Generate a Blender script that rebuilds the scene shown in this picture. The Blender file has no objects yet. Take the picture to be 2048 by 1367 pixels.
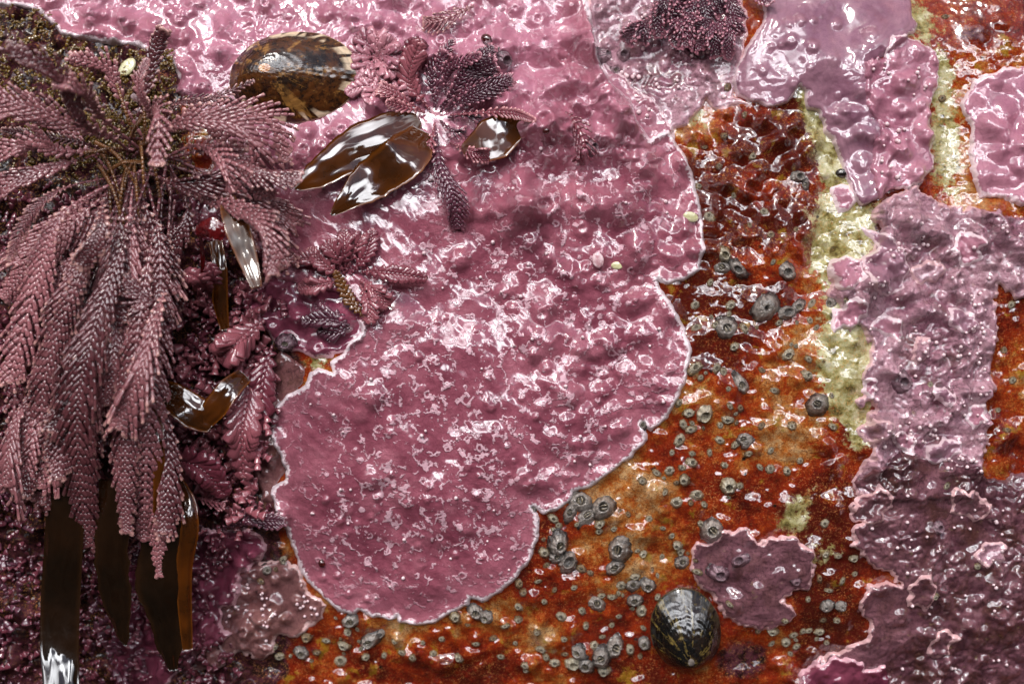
import bpy, math, random
import numpy as np
from mathutils import Vector, Matrix
R = math.radians
random.seed(7); rng = np.random.default_rng(11)
SC = bpy.context.scene
C = SC.collection
SC.unit_settings.scale_length = 0.01          # 1 unit = 1 cm; one photo pixel = 0.01 unit = 0.1 mm

# ------------------------------------------------------------------ frame of the rock face
TILT = R(8)                                   # the face leans back this much from the vertical
O = Vector((0, 0, 100))
AX = Vector((1, 0, 0)); AV = Vector((0, math.sin(TILT), math.cos(TILT))); AN = Vector((0, -math.cos(TILT), math.sin(TILT)))
DCAM = 36.0
M3 = np.array([AX[:], AV[:], AN[:]])
def world(L):                                  # local (x right, v up the face, h out of it) -> world
    return np.asarray(L, float) @ M3 + np.array(O[:])
def loc(px, py, h=0.0):                        # photo pixel + height above the face -> local
    k = 1 - h / DCAM
    return np.array([(px - 1024) / 100 * k, (683.5 - py) / 100 * k, h])

# ------------------------------------------------------------------ camera
cam = bpy.data.objects.new('camera', bpy.data.cameras.new('camera')); C.objects.link(cam); SC.camera = cam
cam.data.sensor_width = 36; cam.data.lens = 36 * DCAM / 20.48
cam.data.clip_start = 0.5; cam.data.clip_end = 500000
cam.location = O + AN * DCAM
cam.rotation_euler = Matrix((AX, AV, AN)).transposed().to_euler()
cam.data.dof.use_dof = True; cam.data.dof.focus_distance = DCAM - 0.4; cam.data.dof.aperture_fstop = 0.11

# ------------------------------------------------------------------ sky, clouds, sun
SUN_EL, SUN_AZ = R(58), R(200)                 # the sun stands high behind the camera, a little to the left
w = bpy.data.worlds.new('World'); SC.world = w; w.use_nodes = True
nt = w.node_tree; nt.nodes.clear()
def N(t, kind, **kw):
    n = t.nodes.new(kind)
    for k, v in kw.items():
        if k in n.inputs: n.inputs[k].default_value = v
        else: setattr(n, k, v)
    return n
out = N(nt, 'ShaderNodeOutputWorld'); sky = N(nt, 'ShaderNodeTexSky'); sky.sky_type = 'NISHITA'; sky.sun_disc = False
sky.sun_elevation = SUN_EL; sky.sun_rotation = SUN_AZ; sky.dust_density = 2.0
bg = N(nt, 'ShaderNodeBackground', Strength=0.08); nt.links.new(sky.outputs[0], bg.inputs[0])
bc = N(nt, 'ShaderNodeBackground'); bc.inputs[0].default_value = (0.95, 0.96, 1.0, 1)
tc = N(nt, 'ShaderNodeTexCoord'); mp = N(nt, 'ShaderNodeMapping'); mp.inputs['Scale'].default_value = (1, 1, 2.2)
mp.inputs['Location'].default_value = (0.4, 0.2, 0.1)
nt.links.new(tc.outputs['Generated'], mp.inputs[0])
no = N(nt, 'ShaderNodeTexNoise', Scale=1.9, Detail=4.0, Roughness=0.5); nt.links.new(mp.outputs[0], no.inputs[0])
cr = N(nt, 'ShaderNodeValToRGB'); cr.color_ramp.elements[0].position = 0.44; cr.color_ramp.elements[1].position = 0.53
nt.links.new(no.outputs[0], cr.inputs[0])
sp = N(nt, 'ShaderNodeSeparateXYZ'); nt.links.new(tc.outputs['Generated'], sp.inputs[0])
no2 = N(nt, 'ShaderNodeTexNoise', Scale=4.0, Detail=3.0); nt.links.new(mp.outputs[0], no2.inputs[0])
# sunlit cloud brightness: brightest on the sun's side of the sky (towards -y), dim overhead and behind the rock
m1 = N(nt, 'ShaderNodeMapRange'); m1.interpolation_type = 'SMOOTHSTEP'
m1.inputs[1].default_value = -0.25; m1.inputs[2].default_value = -0.95; m1.inputs[3].default_value = 0.25; m1.inputs[4].default_value = 9.5
nt.links.new(sp.outputs['Y'], m1.inputs[0])
m2 = N(nt, 'ShaderNodeMapRange'); m2.inputs[1].default_value = 0.3; m2.inputs[2].default_value = 0.7; m2.inputs[3].default_value = 0.55; m2.inputs[4].default_value = 1.3
nt.links.new(no2.outputs[0], m2.inputs[0])
mm = N(nt, 'ShaderNodeMath', operation='MULTIPLY'); nt.links.new(m1.outputs[0], mm.inputs[0]); nt.links.new(m2.outputs[0], mm.inputs[1])
nt.links.new(mm.outputs[0], bc.inputs['Strength'])
mix = N(nt, 'ShaderNodeMixShader'); nt.links.new(cr.outputs[0], mix.inputs[0]); nt.links.new(bg.outputs[0], mix.inputs[1]); nt.links.new(bc.outputs[0], mix.inputs[2])
nt.links.new(mix.outputs[0], out.inputs[0])
sun = bpy.data.objects.new('sun', bpy.data.lights.new('sun', 'SUN')); C.objects.link(sun)
sun.data.energy = 1.1; sun.data.angle = R(11); sun.data.color = (1, 0.96, 0.9)
sd = Vector((math.sin(SUN_AZ) * math.cos(SUN_EL), math.cos(SUN_AZ) * math.cos(SUN_EL), math.sin(SUN_EL)))
sun.rotation_euler = sd.to_track_quat('Z', 'Y').to_euler(); sun.location = (0, -100, 400)
SC.view_settings.view_transform = 'Standard'; SC.view_settings.look = 'None'; SC.view_settings.exposure = 0.3; SC.view_settings.gamma = 1
try: SC.cycles.use_denoising = True; SC.cycles.max_bounces = 6; SC.cycles.sample_clamp_indirect = 6
except Exception: pass

# ------------------------------------------------------------------ numpy noise
def _hash(ix, iy, s):
    h = (ix.astype(np.int64) * 374761393 + iy.astype(np.int64) * 668265263 + s * 974634777) & 0xffffffff
    h = ((h ^ (h >> 13)) * 1274126177) & 0xffffffff
    return ((h ^ (h >> 16)) & 0xffff) / 65535.0
def perlin(x, y, s=0):
    ix = np.floor(x); iy = np.floor(y); fx = x - ix; fy = y - iy
    u = fx * fx * fx * (fx * (fx * 6 - 15) + 10); v = fy * fy * fy * (fy * (fy * 6 - 15) + 10)
    def g(dx, dy):
        a = _hash(ix + dx, iy + dy, s) * 2 * math.pi
        return np.cos(a) * (fx - dx) + np.sin(a) * (fy - dy)
    a = g(0, 0); b = g(1, 0); c = g(0, 1); d = g(1, 1)
    return 1.5 * ((a * (1 - u) + b * u) * (1 - v) + (c * (1 - u) + d * u) * v)
def fbm(x, y, scale, octv=4, s=0, gain=0.5):
    t = 0; a = 1; f = 1 / scale
    for i in range(octv):
        t = t + a * perlin(x * f + 13.7 * i, y * f - 7.1 * i, s + i); a *= gain; f *= 2.03
    return t
def sstep(a, b, x):
    t = np.clip((x - a) / (b - a), 0, 1); return t * t * (3 - 2 * t)

# ------------------------------------------------------------------ mesh helpers
def mesh_obj(name, V, F, mats, parent=None, uv=None, attrs=None, smooth=True, mat_idx=None):
    me = bpy.data.meshes.new(name)
    V = np.asarray(V, np.float32)
    F = [np.asarray(f, np.int32) for f in (F if isinstance(F, list) else [F])]
    F = [f for f in F if len(f)]
    me.vertices.add(len(V)); me.vertices.foreach_set('co', V.ravel())
    nl = sum(f.size for f in F); npoly = sum(len(f) for f in F)
    li = np.concatenate([f.ravel() for f in F]); tot = np.concatenate([np.full(len(f), f.shape[1]) for f in F])
    me.loops.add(nl); me.loops.foreach_set('vertex_index', li.astype(np.int32))
    me.polygons.add(npoly)
    st = np.concatenate([[0], np.cumsum(tot)[:-1]]).astype(np.int32)
    me.polygons.foreach_set('loop_start', st)
    me.polygons.foreach_set('use_smooth', np.full(npoly, smooth))
    if mat_idx is not None: me.polygons.foreach_set('material_index', np.asarray(mat_idx, np.int32))
    if uv is not None:
        l = me.uv_layers.new(name='wall'); l.data.foreach_set('uv', np.asarray(uv, np.float32)[li].ravel())
    for k, a in (attrs or {}).items():
        at = me.attributes.new(k, 'FLOAT', 'POINT'); at.data.foreach_set('value', np.asarray(a, np.float32))
    me.update(calc_edges=True); me.validate()
    for m in (mats if isinstance(mats, list) else [mats]): me.materials.append(m)
    o = bpy.data.objects.new(name, me); C.objects.link(o)
    if parent: o.parent = parent
    return o
def tag(o, label=None, cat=None, group=None, kind=None):
    if label: o['label'] = label
    if cat: o['category'] = cat
    if group: o['group'] = group
    if kind: o['kind'] = kind
    return o
def empty(name, location=None):
    o = bpy.data.objects.new(name, None); C.objects.link(o); o.empty_display_size = 0.2
    if location is not None: o.location = location
    return o

# ------------------------------------------------------------------ materials
def newmat(name):
    m = bpy.data.materials.new(name); m.use_nodes = True; t = m.node_tree; t.nodes.clear()
    o = N(t, 'ShaderNodeOutputMaterial'); b = N(t, 'ShaderNodeBsdfPrincipled'); t.links.new(b.outputs[0], o.inputs[0])
    return m, t, b
class G:                                       # tiny node-graph helper
    def __init__(s, t): s.t = t
    def L(s, a, b): s.t.links.new(a, b)
    def put(s, v, sock):
        if hasattr(v, 'links'): s.t.links.new(v, sock)
        elif isinstance(v, (tuple, list)): sock.default_value = tuple(v) + ((1,) if len(v) == 3 and len(sock.default_value) == 4 else ())
        else: sock.default_value = v
    def uv(s): return N(s.t, 'ShaderNodeUVMap', uv_map='wall').outputs[0]
    def obj(s): return N(s.t, 'ShaderNodeTexCoord').outputs['Object']
    def attr(s, n): return N(s.t, 'ShaderNodeAttribute', attribute_name=n).outputs['Fac']
    def noise(s, vec, scale, detail=3, rough=0.5, dist=0.0, col=False):
        n = N(s.t, 'ShaderNodeTexNoise', Scale=scale, Detail=detail, Roughness=rough, Distortion=dist); s.L(vec, n.inputs['Vector'])
        return n.outputs['Color' if col else 'Fac']
    def vor(s, vec, scale, feature='F1', rand=1.0, out='Distance'):
        n = N(s.t, 'ShaderNodeTexVoronoi'); n.feature = feature; n.inputs['Scale'].default_value = scale; n.inputs['Randomness'].default_value = rand
        s.L(vec, n.inputs['Vector']); return n.outputs[out]
    def math(s, op, a, b=0.0, clamp=False):
        n = N(s.t, 'ShaderNodeMath', operation=op); n.use_clamp = clamp; s.put(a, n.inputs[0]); s.put(b, n.inputs[1]); return n.outputs[0]
    def rng(s, v, a, b, c=0.0, d=1.0, smooth=True):
        n = N(s.t, 'ShaderNodeMapRange'); n.interpolation_type = 'SMOOTHSTEP' if smooth else 'LINEAR'
        s.put(v, n.inputs[0])
        for i, q in enumerate((a, b, c, d)): n.inputs[i + 1].default_value = q
        return n.outputs[0]
    def mix(s, f, a, b):
        n = N(s.t, 'ShaderNodeMix', data_type='RGBA'); s.put(f, n.inputs[0]); s.put(a, n.inputs[6]); s.put(b, n.inputs[7]); return n.outputs[2]
    def ramp(s, v, stops):
        n = N(s.t, 'ShaderNodeValToRGB'); s.put(v, n.inputs[0]); e = n.color_ramp.elements
        while len(e) < len(stops): e.new(0.5)
        for q, (p, c) in zip(e, stops): q.position = p; q.color = tuple(c) + (1,)
        return n.outputs[0]
    def vadd(s, a, b, k):
        n = N(s.t, 'ShaderNodeVectorMath', operation='SCALE'); s.L(b, n.inputs[0]); n.inputs['Scale'].default_value = k
        m = N(s.t, 'ShaderNodeVectorMath', operation='ADD'); s.L(a, m.inputs[0]); s.L(n.outputs[0], m.inputs[1]); return m.outputs[0]
    def bump(s, h, dist, strength=1.0, normal=None):
        n = N(s.t, 'ShaderNodeBump'); n.inputs['Strength'].default_value = strength; n.inputs['Distance'].default_value = dist
        s.put(h, n.inputs['Height'])
        if normal: s.L(normal, n.inputs['Normal'])
        return n.outputs[0]
def wet(g, b, base_n, coat_n, ior=1.8, cr=0.11, rough=0.45, w=1.0):
    b.inputs['Roughness'].default_value = rough
    b.inputs['Specular IOR Level'].default_value = 0.08
    b.inputs['Coat Weight'].default_value = w; b.inputs['Coat IOR'].default_value = ior; b.inputs['Coat Roughness'].default_value = cr
    if base_n: g.L(base_n, b.inputs['Normal'])
    if coat_n: g.L(coat_n, b.inputs['Coat Normal'])

def sr(r, gg, b_):                             # sRGB 0-255 -> linear
    return tuple(((c / 255) / 12.92 if c / 255 <= 0.04045 else ((c / 255 + 0.055) / 1.055) ** 2.4) for c in (r, gg, b_))

def crust_material(name, deep, mid, light, grain=0.0, fleck=0.0, brown=0.0, margin=(225, 195, 200), mwidth=7.0, film=1.0, pits=0.0, lumps=1.0):
    m, t, b = newmat(name); g = G(t); uv = g.uv(); e = g.attr('edge'); q = g.attr('mar'); fl = g.attr('fleck'); kn = g.attr('knob')
    warp = g.vadd(uv, g.noise(uv, 3.0, 3, col=True), 0.18)
    n1 = g.noise(warp, 1.1, 5, 0.55); n2 = g.noise(uv, 7.0, 5, 0.6); n3 = g.noise(uv, 38.0, 3, 0.6)
    c = g.ramp(g.math('ADD', g.math('MULTIPLY', n1, 0.7), g.math('MULTIPLY', n2, 0.3)), [(0.34, sr(*deep)), (0.5, sr(*mid)), (0.66, sr(*light))])
    c = g.mix(g.rng(n3, 0.35, 0.75, 0.0, 0.35), c, sr(*deep))
    c = g.mix(g.rng(kn, 0.15, 0.9, 0.0, 0.35), c, sr(*light))
    c = g.mix(g.math('MULTIPLY', g.math('MULTIPLY', g.attr('pale'), g.rng(n1, 0.3, 0.6, 0.4, 1.0)), 0.75), c, sr(186, 122, 142))  # paler lilac top, mostly sky sheen painted into the colour
    # fine rust dots
    dots = g.rng(g.vor(uv, 11.0), 0.05, 0.11, 1.0, 0.0); c = g.mix(g.math('MULTIPLY', dots, g.rng(g.noise(uv, 1.6, 2), 0.5, 0.6, 0, 0.75)), c, sr(150, 65, 40))
    if brown:                                  # brown film and cracks over the crust
        bn = g.noise(warp, 2.3, 6, 0.65); c = g.mix(g.rng(bn, 0.55 - 0.2 * brown, 0.75 - 0.12 * brown, 0.0, 0.75), c, sr(78, 45, 32))
        c = g.mix(g.math('MULTIPLY', g.attr('crease'), 0.75), c, sr(58, 30, 24))
        ck = g.vor(g.vadd(uv, g.noise(uv, 9.0, 3, col=True), 0.12), 5.5, 'DISTANCE_TO_EDGE')
        ckm = g.math('MULTIPLY', g.rng(ck, 0.0, 0.05, 1.0, 0.0), g.rng(g.noise(uv, 2.0, 3), 0.45, 0.62, 0, 0.8)); c = g.mix(ckm, c, sr(45, 22, 25))
        gn = g.noise(uv, 4.6, 4, 0.6); c = g.mix(g.rng(gn, 0.62, 0.72, 0, 0.7 * brown), c, sr(150, 135, 85))
    hb = g.math('ADD', g.math('MULTIPLY', n2, 0.6), g.math('MULTIPLY', n3, 0.12))
    if fleck:                                  # pale raised squiggles, rings and spots
        wv = g.vadd(uv, g.noise(uv, 4.5, 4, 0.6, col=True), 0.22)
        a1 = g.noise(wv, 1.7, 3, 0.55); r1 = g.rng(g.math('ABSOLUTE', g.math('SUBTRACT', a1, 0.5)), 0.008, 0.036, 1.0, 0.0)
        wv2 = g.vadd(uv, g.noise(uv, 9.0, 3, 0.6, col=True), 0.10)
        vd = g.vor(wv2, 4.2); r2 = g.rng(g.math('ABSOLUTE', g.math('SUBTRACT', vd, 0.27)), 0.02, 0.12, 1.0, 0.0)
        vd2 = g.vor(wv2, 8.5, rand=1.0); sp_ = g.rng(vd2, 0.10, 0.17, 1.0, 0.0)
        br = g.rng(g.noise(uv, 5.5, 3, 0.6), 0.47, 0.56); br2 = g.rng(g.noise(uv, 3.1, 3, 0.6), 0.5, 0.6); br3 = g.rng(g.noise(uv, 2.2, 3), 0.48, 0.6)
        f = g.math('MAXIMUM', g.math('MAXIMUM', g.math('MULTIPLY', r1, br), g.math('MULTIPLY', r2, br2)), g.math('MULTIPLY', sp_, br3))
        blot = g.math('MULTIPLY', g.rng(g.noise(wv2, 4.0, 5, 0.7), 0.6, 0.66), br)
        f = g.math('MULTIPLY', g.math('MAXIMUM', f, g.math('MULTIPLY', blot, 0.8)), g.math('MULTIPLY', fl, fleck), clamp=True)
        c = g.mix(g.math('MULTIPLY', f, 0.85), c, sr(222, 178, 188))
        hb = g.math('ADD', hb, g.math('MULTIPLY', f, 0.35))
    # growth bands and the pale growing margin
    band = N(t, 'ShaderNodeMath', operation='SINE'); g.L(g.math('ADD', g.math('MULTIPLY', e, 0.55), g.math('MULTIPLY', n2, 6)), band.inputs[0])
    near = g.math('MULTIPLY', g.rng(e, 6, 95, 1.0, 0.0), q)
    c = g.mix(g.math('MULTIPLY', near, 0.45), c, sr(*light)); c = g.mix(g.math('MULTIPLY', g.rng(band.outputs[0], 0.2, 1, 0, 0.22), near), c, sr(*deep))
    ed = g.math('MULTIPLY', g.rng(g.math('ADD', e, g.rng(g.noise(uv, 14, 3), 0.3, 0.7, -mwidth * .4, mwidth * .4)), mwidth * 0.75, mwidth * 1.35, 1.0, 0.0), q)
    c = g.mix(ed, c, sr(*margin))
    g.L(c, b.inputs['Base Color'])
    bn_ = g.bump(hb, 0.10 * lumps, 0.7)
    # water film: smoother than the crust, pooled between lumps
    wf = g.math('ADD', g.noise(warp, 1.5, 1, 0.5), g.math('MULTIPLY', g.noise(uv, 4.5, 1, 0.5), 0.20))
    if fleck: wf = g.math('ADD', wf, g.math('MULTIPLY', f, 0.10))
    if grain: gn2 = g.noise(uv, 15.0, 3, 0.6); wf = g.math('ADD', wf, g.math('MULTIPLY', gn2, 0.16 * grain)); c = g.mix(g.rng(gn2, 0.5, 0.64, 0, 0.5), c, sr(*deep)); c = g.mix(g.rng(gn2, 0.42, 0.3, 0, 0.4), c, sr(*light)); c = g.mix(ed, c, sr(*margin)); g.L(c, b.inputs['Base Color'])
    cn = g.bump(wf, 0.05 * film, 1.0)
    wet(g, b, bn_, cn)
    return m

M = {}
M['pink_main'] = crust_material('rose_crust', (114, 52, 67), (144, 75, 90), (172, 104, 117), fleck=1.5, film=0.6, mwidth=8, margin=(240, 218, 222))
M['pink_top'] = crust_material('knobbly_pink_crust', (116, 58, 76), (144, 80, 98), (176, 118, 130), fleck=0.3, mwidth=5, lumps=1.6, film=1.2)
M['lilac'] = crust_material('lilac_crust', (112, 68, 86), (140, 96, 112), (166, 122, 134), mwidth=4, film=0.75, lumps=0.6)
M['pink_right'] = crust_material('shell_pink_crust', (138, 80, 98), (166, 104, 122), (192, 134, 148), mwidth=5.5, margin=(232, 204, 208))
M['mauve'] = crust_material('mottled_mauve_crust', (98, 54, 68), (158, 106, 122), (204, 160, 170), brown=0.45, mwidth=4, margin=(216, 172, 174), lumps=1.9, film=1.0, grain=1.0)
M['plum'] = crust_material('dark_plum_crust', (66, 36, 44), (106, 64, 74), (146, 98, 106), brown=0.65, mwidth=4.5, margin=(216, 168, 168), lumps=1.6, film=0.4, grain=0.6)
M['magenta'] = crust_material('wet_magenta_crust', (78, 30, 46), (112, 46, 66), (146, 72, 92), mwidth=4.5, margin=(216, 164, 174), film=1.3)
M['tanpink'] = crust_material('brownish_pink_crust', (96, 56, 58), (126, 80, 80), (150, 104, 100), brown=0.25, grain=.6, mwidth=4, margin=(212, 172, 168))

def rock_material():
    m, t, b = newmat('rust_stained_rock'); g = G(t); uv = g.uv()
    red, grn, drk, pur = g.attr('red'), g.attr('green'), g.attr('dark'), g.attr('purple')
    w1 = g.vadd(uv, g.noise(uv, 2.5, 4, col=True), 0.3)
    n1 = g.noise(w1, 1.3, 6, 0.62); n2 = g.noise(g.vadd(uv, g.noise(uv, 8, 3, col=True), 0.12), 6.5, 6, 0.68); n3 = g.noise(uv, 30, 4, 0.7)
    v = g.math('ADD', g.math('ADD', g.math('MULTIPLY', n1, 0.5), g.math('MULTIPLY', n2, 0.5)), g.math('MULTIPLY', g.math('SUBTRACT', red, 0.5), -0.30))
    c = g.ramp(v, [(0.36, sr(80, 11, 1)), (0.46, sr(134, 30, 3)), (0.55, sr(164, 58, 8)), (0.62, sr(182, 108, 42)), (0.71, sr(206, 164, 112))])
    st = g.rng(g.vor(g.vadd(uv, g.noise(uv, 14, 4, 0.7, col=True), 0.16), 9.0, 'DISTANCE_TO_EDGE'), 0.0, 0.07, 1.0, 0.0)
    c = g.mix(g.math('MULTIPLY', st, g.rng(n2, 0.42, 0.6, 0.15, 0.8)), c, sr(104, 24, 6))
    c = g.mix(g.rng(n3, 0.50, 0.66, 0, 0.65), c, sr(96, 22, 6))
    s2 = g.rng(g.vor(g.vadd(uv, g.noise(uv, 30, 3, 0.7, col=True), 0.07), 24.0, 'DISTANCE_TO_EDGE'), 0.0, 0.10, 1.0, 0.0)
    c = g.mix(g.math('MULTIPLY', s2, g.rng(g.noise(uv, 5, 4, 0.7), 0.42, 0.6, 0.0, 0.75)), c, sr(74, 14, 4))
    c = g.mix(g.rng(g.noise(w1, 2.6, 5, 0.6), 0.6, 0.68, 0, 0.7), c, sr(150, 118, 22))
    gc = g.ramp(g.noise(w1, 4.2, 6, 0.66), [(0.34, sr(88, 76, 36)), (0.44, sr(154, 142, 84)), (0.54, sr(192, 184, 134)), (0.66, sr(214, 206, 172))])
    c = g.mix(g.rng(g.math('ADD', grn, g.math('MULTIPLY', g.math('SUBTRACT', n2, 0.5), 2.2)), 0.35, 0.7), c, gc)
    pc = g.ramp(g.noise(w1, 3.3, 6, 0.7), [(0.3, sr(52, 34, 36)), (0.45, sr(112, 76, 84)), (0.6, sr(168, 132, 134)), (0.72, sr(150, 140, 110))])
    c = g.mix(g.rng(g.math('ADD', pur, g.math('MULTIPLY', g.math('SUBTRACT', n2, 0.5), 1.0)), 0.42, 0.6), c, pc)
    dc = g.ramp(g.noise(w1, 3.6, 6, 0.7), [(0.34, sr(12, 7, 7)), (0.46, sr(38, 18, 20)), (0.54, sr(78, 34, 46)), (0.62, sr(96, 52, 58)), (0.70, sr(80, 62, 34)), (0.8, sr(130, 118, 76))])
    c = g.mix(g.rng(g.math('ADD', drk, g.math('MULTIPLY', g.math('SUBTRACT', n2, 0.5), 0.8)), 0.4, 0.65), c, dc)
    pit = g.math('MULTIPLY', g.rng(g.vor(w1, 2.3), 0.05, 0.13, 1.0, 0.0), g.rng(g.noise(uv, 1.1, 2), 0.5, 0.6)); c = g.mix(pit, c, sr(24, 14, 10))
    g.L(c, b.inputs['Base Color'])
    n4 = g.noise(g.vadd(uv, g.noise(uv, 18, 2, col=True), 0.05), 26, 4, 0.75); c = g.mix(g.rng(n4, 0.54, 0.66, 0, 0.4), c, sr(84, 16, 3)); c = g.mix(g.math('MULTIPLY', g.rng(n4, 0.47, 0.36, 0, 0.6), g.rng(n1, 0.4, 0.6, 0.25, 1.0)), c, sr(220, 150, 86)); g.L(c, b.inputs['Base Color'])
    hb = g.math('ADD', g.math('MULTIPLY', n2, 0.8), g.math('ADD', g.math('MULTIPLY', n3, 0.4), g.math('MULTIPLY', n4, 0.15)))
    bn_ = g.bump(hb, 0.11, 0.8)
    wf = g.math('ADD', g.noise(uv, 2.2, 1, 0.5), g.math('MULTIPLY', g.noise(uv, 5.5, 1, 0.6), 0.30))
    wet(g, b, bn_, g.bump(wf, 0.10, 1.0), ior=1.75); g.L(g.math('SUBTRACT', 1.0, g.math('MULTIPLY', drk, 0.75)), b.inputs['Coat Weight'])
    return m
M['rock'] = rock_material()

def simple_mat(name, c1, c2, scale, bumpk=0.02, ior=1.7, cr=0.06, spread=(0.35, 0.65), rough=0.5, attr=None, c3=None):
    m, t, b = newmat(name); g = G(t); v = g.obj()
    n = g.noise(v, scale, 5, 0.6); c = g.mix(g.rng(n, *spread), c1, c2)
    if attr: c = g.mix(g.attr(attr), c, c3)
    g.L(c, b.inputs['Base Color'])
    wet(g, b, g.bump(g.noise(v, scale * 3, 4, 0.6), bumpk, 1.0), g.bump(g.noise(v, scale * 1.2, 3, 0.5), bumpk * 1.2, 1.0), ior=ior, cr=cr, rough=rough)
    return m
def shell_mat(name, dark, mid, pale):
    m, t, b = newmat(name); g = G(t); v = g.obj(); sx = N(t, 'ShaderNodeSeparateXYZ'); g.L(v, sx.inputs[0]); oi = N(t, 'ShaderNodeObjectInfo')
    n = g.noise(v, 3.0, 6, 0.7); an_ = N(t, 'ShaderNodeMath', operation='ARCTAN2'); g.L(sx.outputs[0], an_.inputs[0]); g.L(sx.outputs[1], an_.inputs[1])
    st = g.math('SINE', g.math('ADD', g.math('MULTIPLY', an_.outputs[0], 9.0), g.math('MULTIPLY', n, 8)))
    c = g.mix(g.rng(n, 0.36, 0.62), dark, mid); c = g.mix(g.rng(st, -0.2, 1, 0, 0.4), c, dark)
    c = g.mix(g.math('MULTIPLY', g.rng(sx.outputs[2], 0.10, 0.45), g.rng(n, 0.35, 0.6, 0.45, 0.95)), c, pale)
    c = g.mix(g.math('MULTIPLY', oi.outputs['Random'], 0.25), c, dark); c = g.mix(g.rng(sx.outputs[2], 0.04, -0.08, 0, 0.8), c, sr(28, 14, 8)); g.L(c, b.inputs['Base Color'])
    wet(g, b, g.bump(g.math('ADD', n, g.math('MULTIPLY', st, 0.06)), 0.2, 1.0), g.bump(g.noise(v, 2.5, 3), 0.10, 1.0), ior=1.7, cr=0.06)
    return m
M['b_grey'] = shell_mat('grey_barnacle_shell', sr(38, 32, 30), sr(104, 92, 84), sr(204, 190, 178))
M['b_cream'] = shell_mat('cream_barnacle_shell', sr(110, 78, 42), sr(190, 164, 118), sr(240, 228, 200))
M['b_tan'] = shell_mat('tan_barnacle_shell', sr(96, 58, 28), sr(156, 110, 64), sr(214, 184, 142))
M['b_pink'] = shell_mat('crust_covered_barnacle_shell', sr(78, 44, 56), sr(128, 80, 96), sr(196, 156, 166))
M['b_plate'] = simple_mat('opercular_plate', sr(84, 72, 60), sr(178, 164, 138), 3)
M['b_slit'] = simple_mat('barnacle_aperture', sr(18, 12, 10), sr(40, 28, 20), 10)
M['nodule'] = simple_mat('pale_nodule', sr(196, 140, 146), sr(236, 206, 208), 9, ior=1.6)
def kelp_mat(name='wet_brown_kelp', k=1.0):
    m, t, b = newmat(name); g = G(t); v = g.obj()
    n = g.noise(v, 0.7, 4, 0.6); e = g.attr('edge')
    c = g.mix(g.rng(n, 0.35, 0.65), sr(46 * k, 20 * k, 2), sr(84 * k, 40 * k, 4)); c = g.mix(g.rng(e, 0.7, 1.0, 0, 0.6), c, sr(120 * k, 62 * k, 6))
    g.L(c, b.inputs['Base Color'])
    wet(g, b, g.bump(g.noise(v, 3, 3), 0.02, 1.0), g.bump(g.noise(v, 0.8, 2, 0.5), 0.015, 1.0), ior=1.9, cr=0.03, rough=0.35)
    tr = N(t, 'ShaderNodeBsdfTranslucent'); tr.inputs[0].default_value = sr(150, 80, 12) + (1,)
    mx = N(t, 'ShaderNodeMixShader'); mx.inputs[0].default_value = 0.06; o = [x for x in t.nodes if x.type == 'OUTPUT_MATERIAL'][0]
    t.links.new(b.outputs[0], mx.inputs[1]); t.links.new(tr.outputs[0], mx.inputs[2]); t.links.new(mx.outputs[0], o.inputs[0])
    return m
M['kelp'] = kelp_mat(); M['kelp_shaded'] = kelp_mat('shaded_brown_kelp', 0.36)  # second kelp is a darkened copy, shadow of the tuft put into its colour
def frond_mat(name, dark, mid, tipc, jointc):
    m, t, b = newmat(name); g = G(t); v = g.obj()
    oi = N(t, 'ShaderNodeObjectInfo'); n = g.math('ADD', g.math('MULTIPLY', g.noise(v, 2.2, 4, 0.6), 0.5), g.math('MULTIPLY', oi.outputs['Random'], 0.5)); c = g.mix(g.rng(n, 0.22, 0.72), sr(*dark), sr(*mid))
    c = g.mix(g.attr('joint'), c, sr(*jointc)); c = g.mix(g.rng(g.attr('tip'), 0.25, 1.0, 0, 0.95), c, sr(*tipc)); g.L(c, b.inputs['Base Color'])
    wet(g, b, g.bump(g.noise(v, 30, 3), 0.01, 1.0), g.bump(g.noise(v, 9, 3), 0.012, 1.0), ior=1.65, cr=0.10, rough=0.5)
    return m
M['frond'] = frond_mat('mauve_coralline', (78, 38, 42), (148, 92, 96), (222, 168, 158), (28, 10, 6))
M['frond_red'] = frond_mat('rosy_coralline', (104, 44, 56), (146, 80, 88), (216, 152, 152), (64, 26, 30))
M['frond_pale'] = frond_mat('pale_pink_coralline', (140, 80, 94), (184, 122, 132), (232, 190, 192), (100, 50, 60))
M['frond_dark'] = frond_mat('plum_coralline', (62, 30, 42), (98, 52, 66), (196, 128, 140), (38, 16, 20))
M['stem'] = frond_mat('brown_stem', (84, 48, 22), (124, 78, 40), (150, 96, 60), (50, 28, 14))
M['red'] = simple_mat('deep_red_alga', sr(76, 6, 10), sr(112, 14, 18), 2, ior=1.8, cr=0.04)
M['turf'] = frond_mat('small_leafy_turf', (56, 22, 30), (108, 50, 62), (190, 122, 130), (30, 14, 12))
M['olive'] = frond_mat('olive_tufts', (44, 34, 12), (104, 76, 24), (150, 120, 50), (24, 18, 8))
M['bead'] = simple_mat('dark_red_bead', sr(50, 10, 10), sr(90, 24, 18), 3, ior=1.9, cr=0.02)
M['flake'] = simple_mat('pale_green_flake', sr(196, 188, 140), sr(226, 220, 180), 8)
exec_after = []

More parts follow.
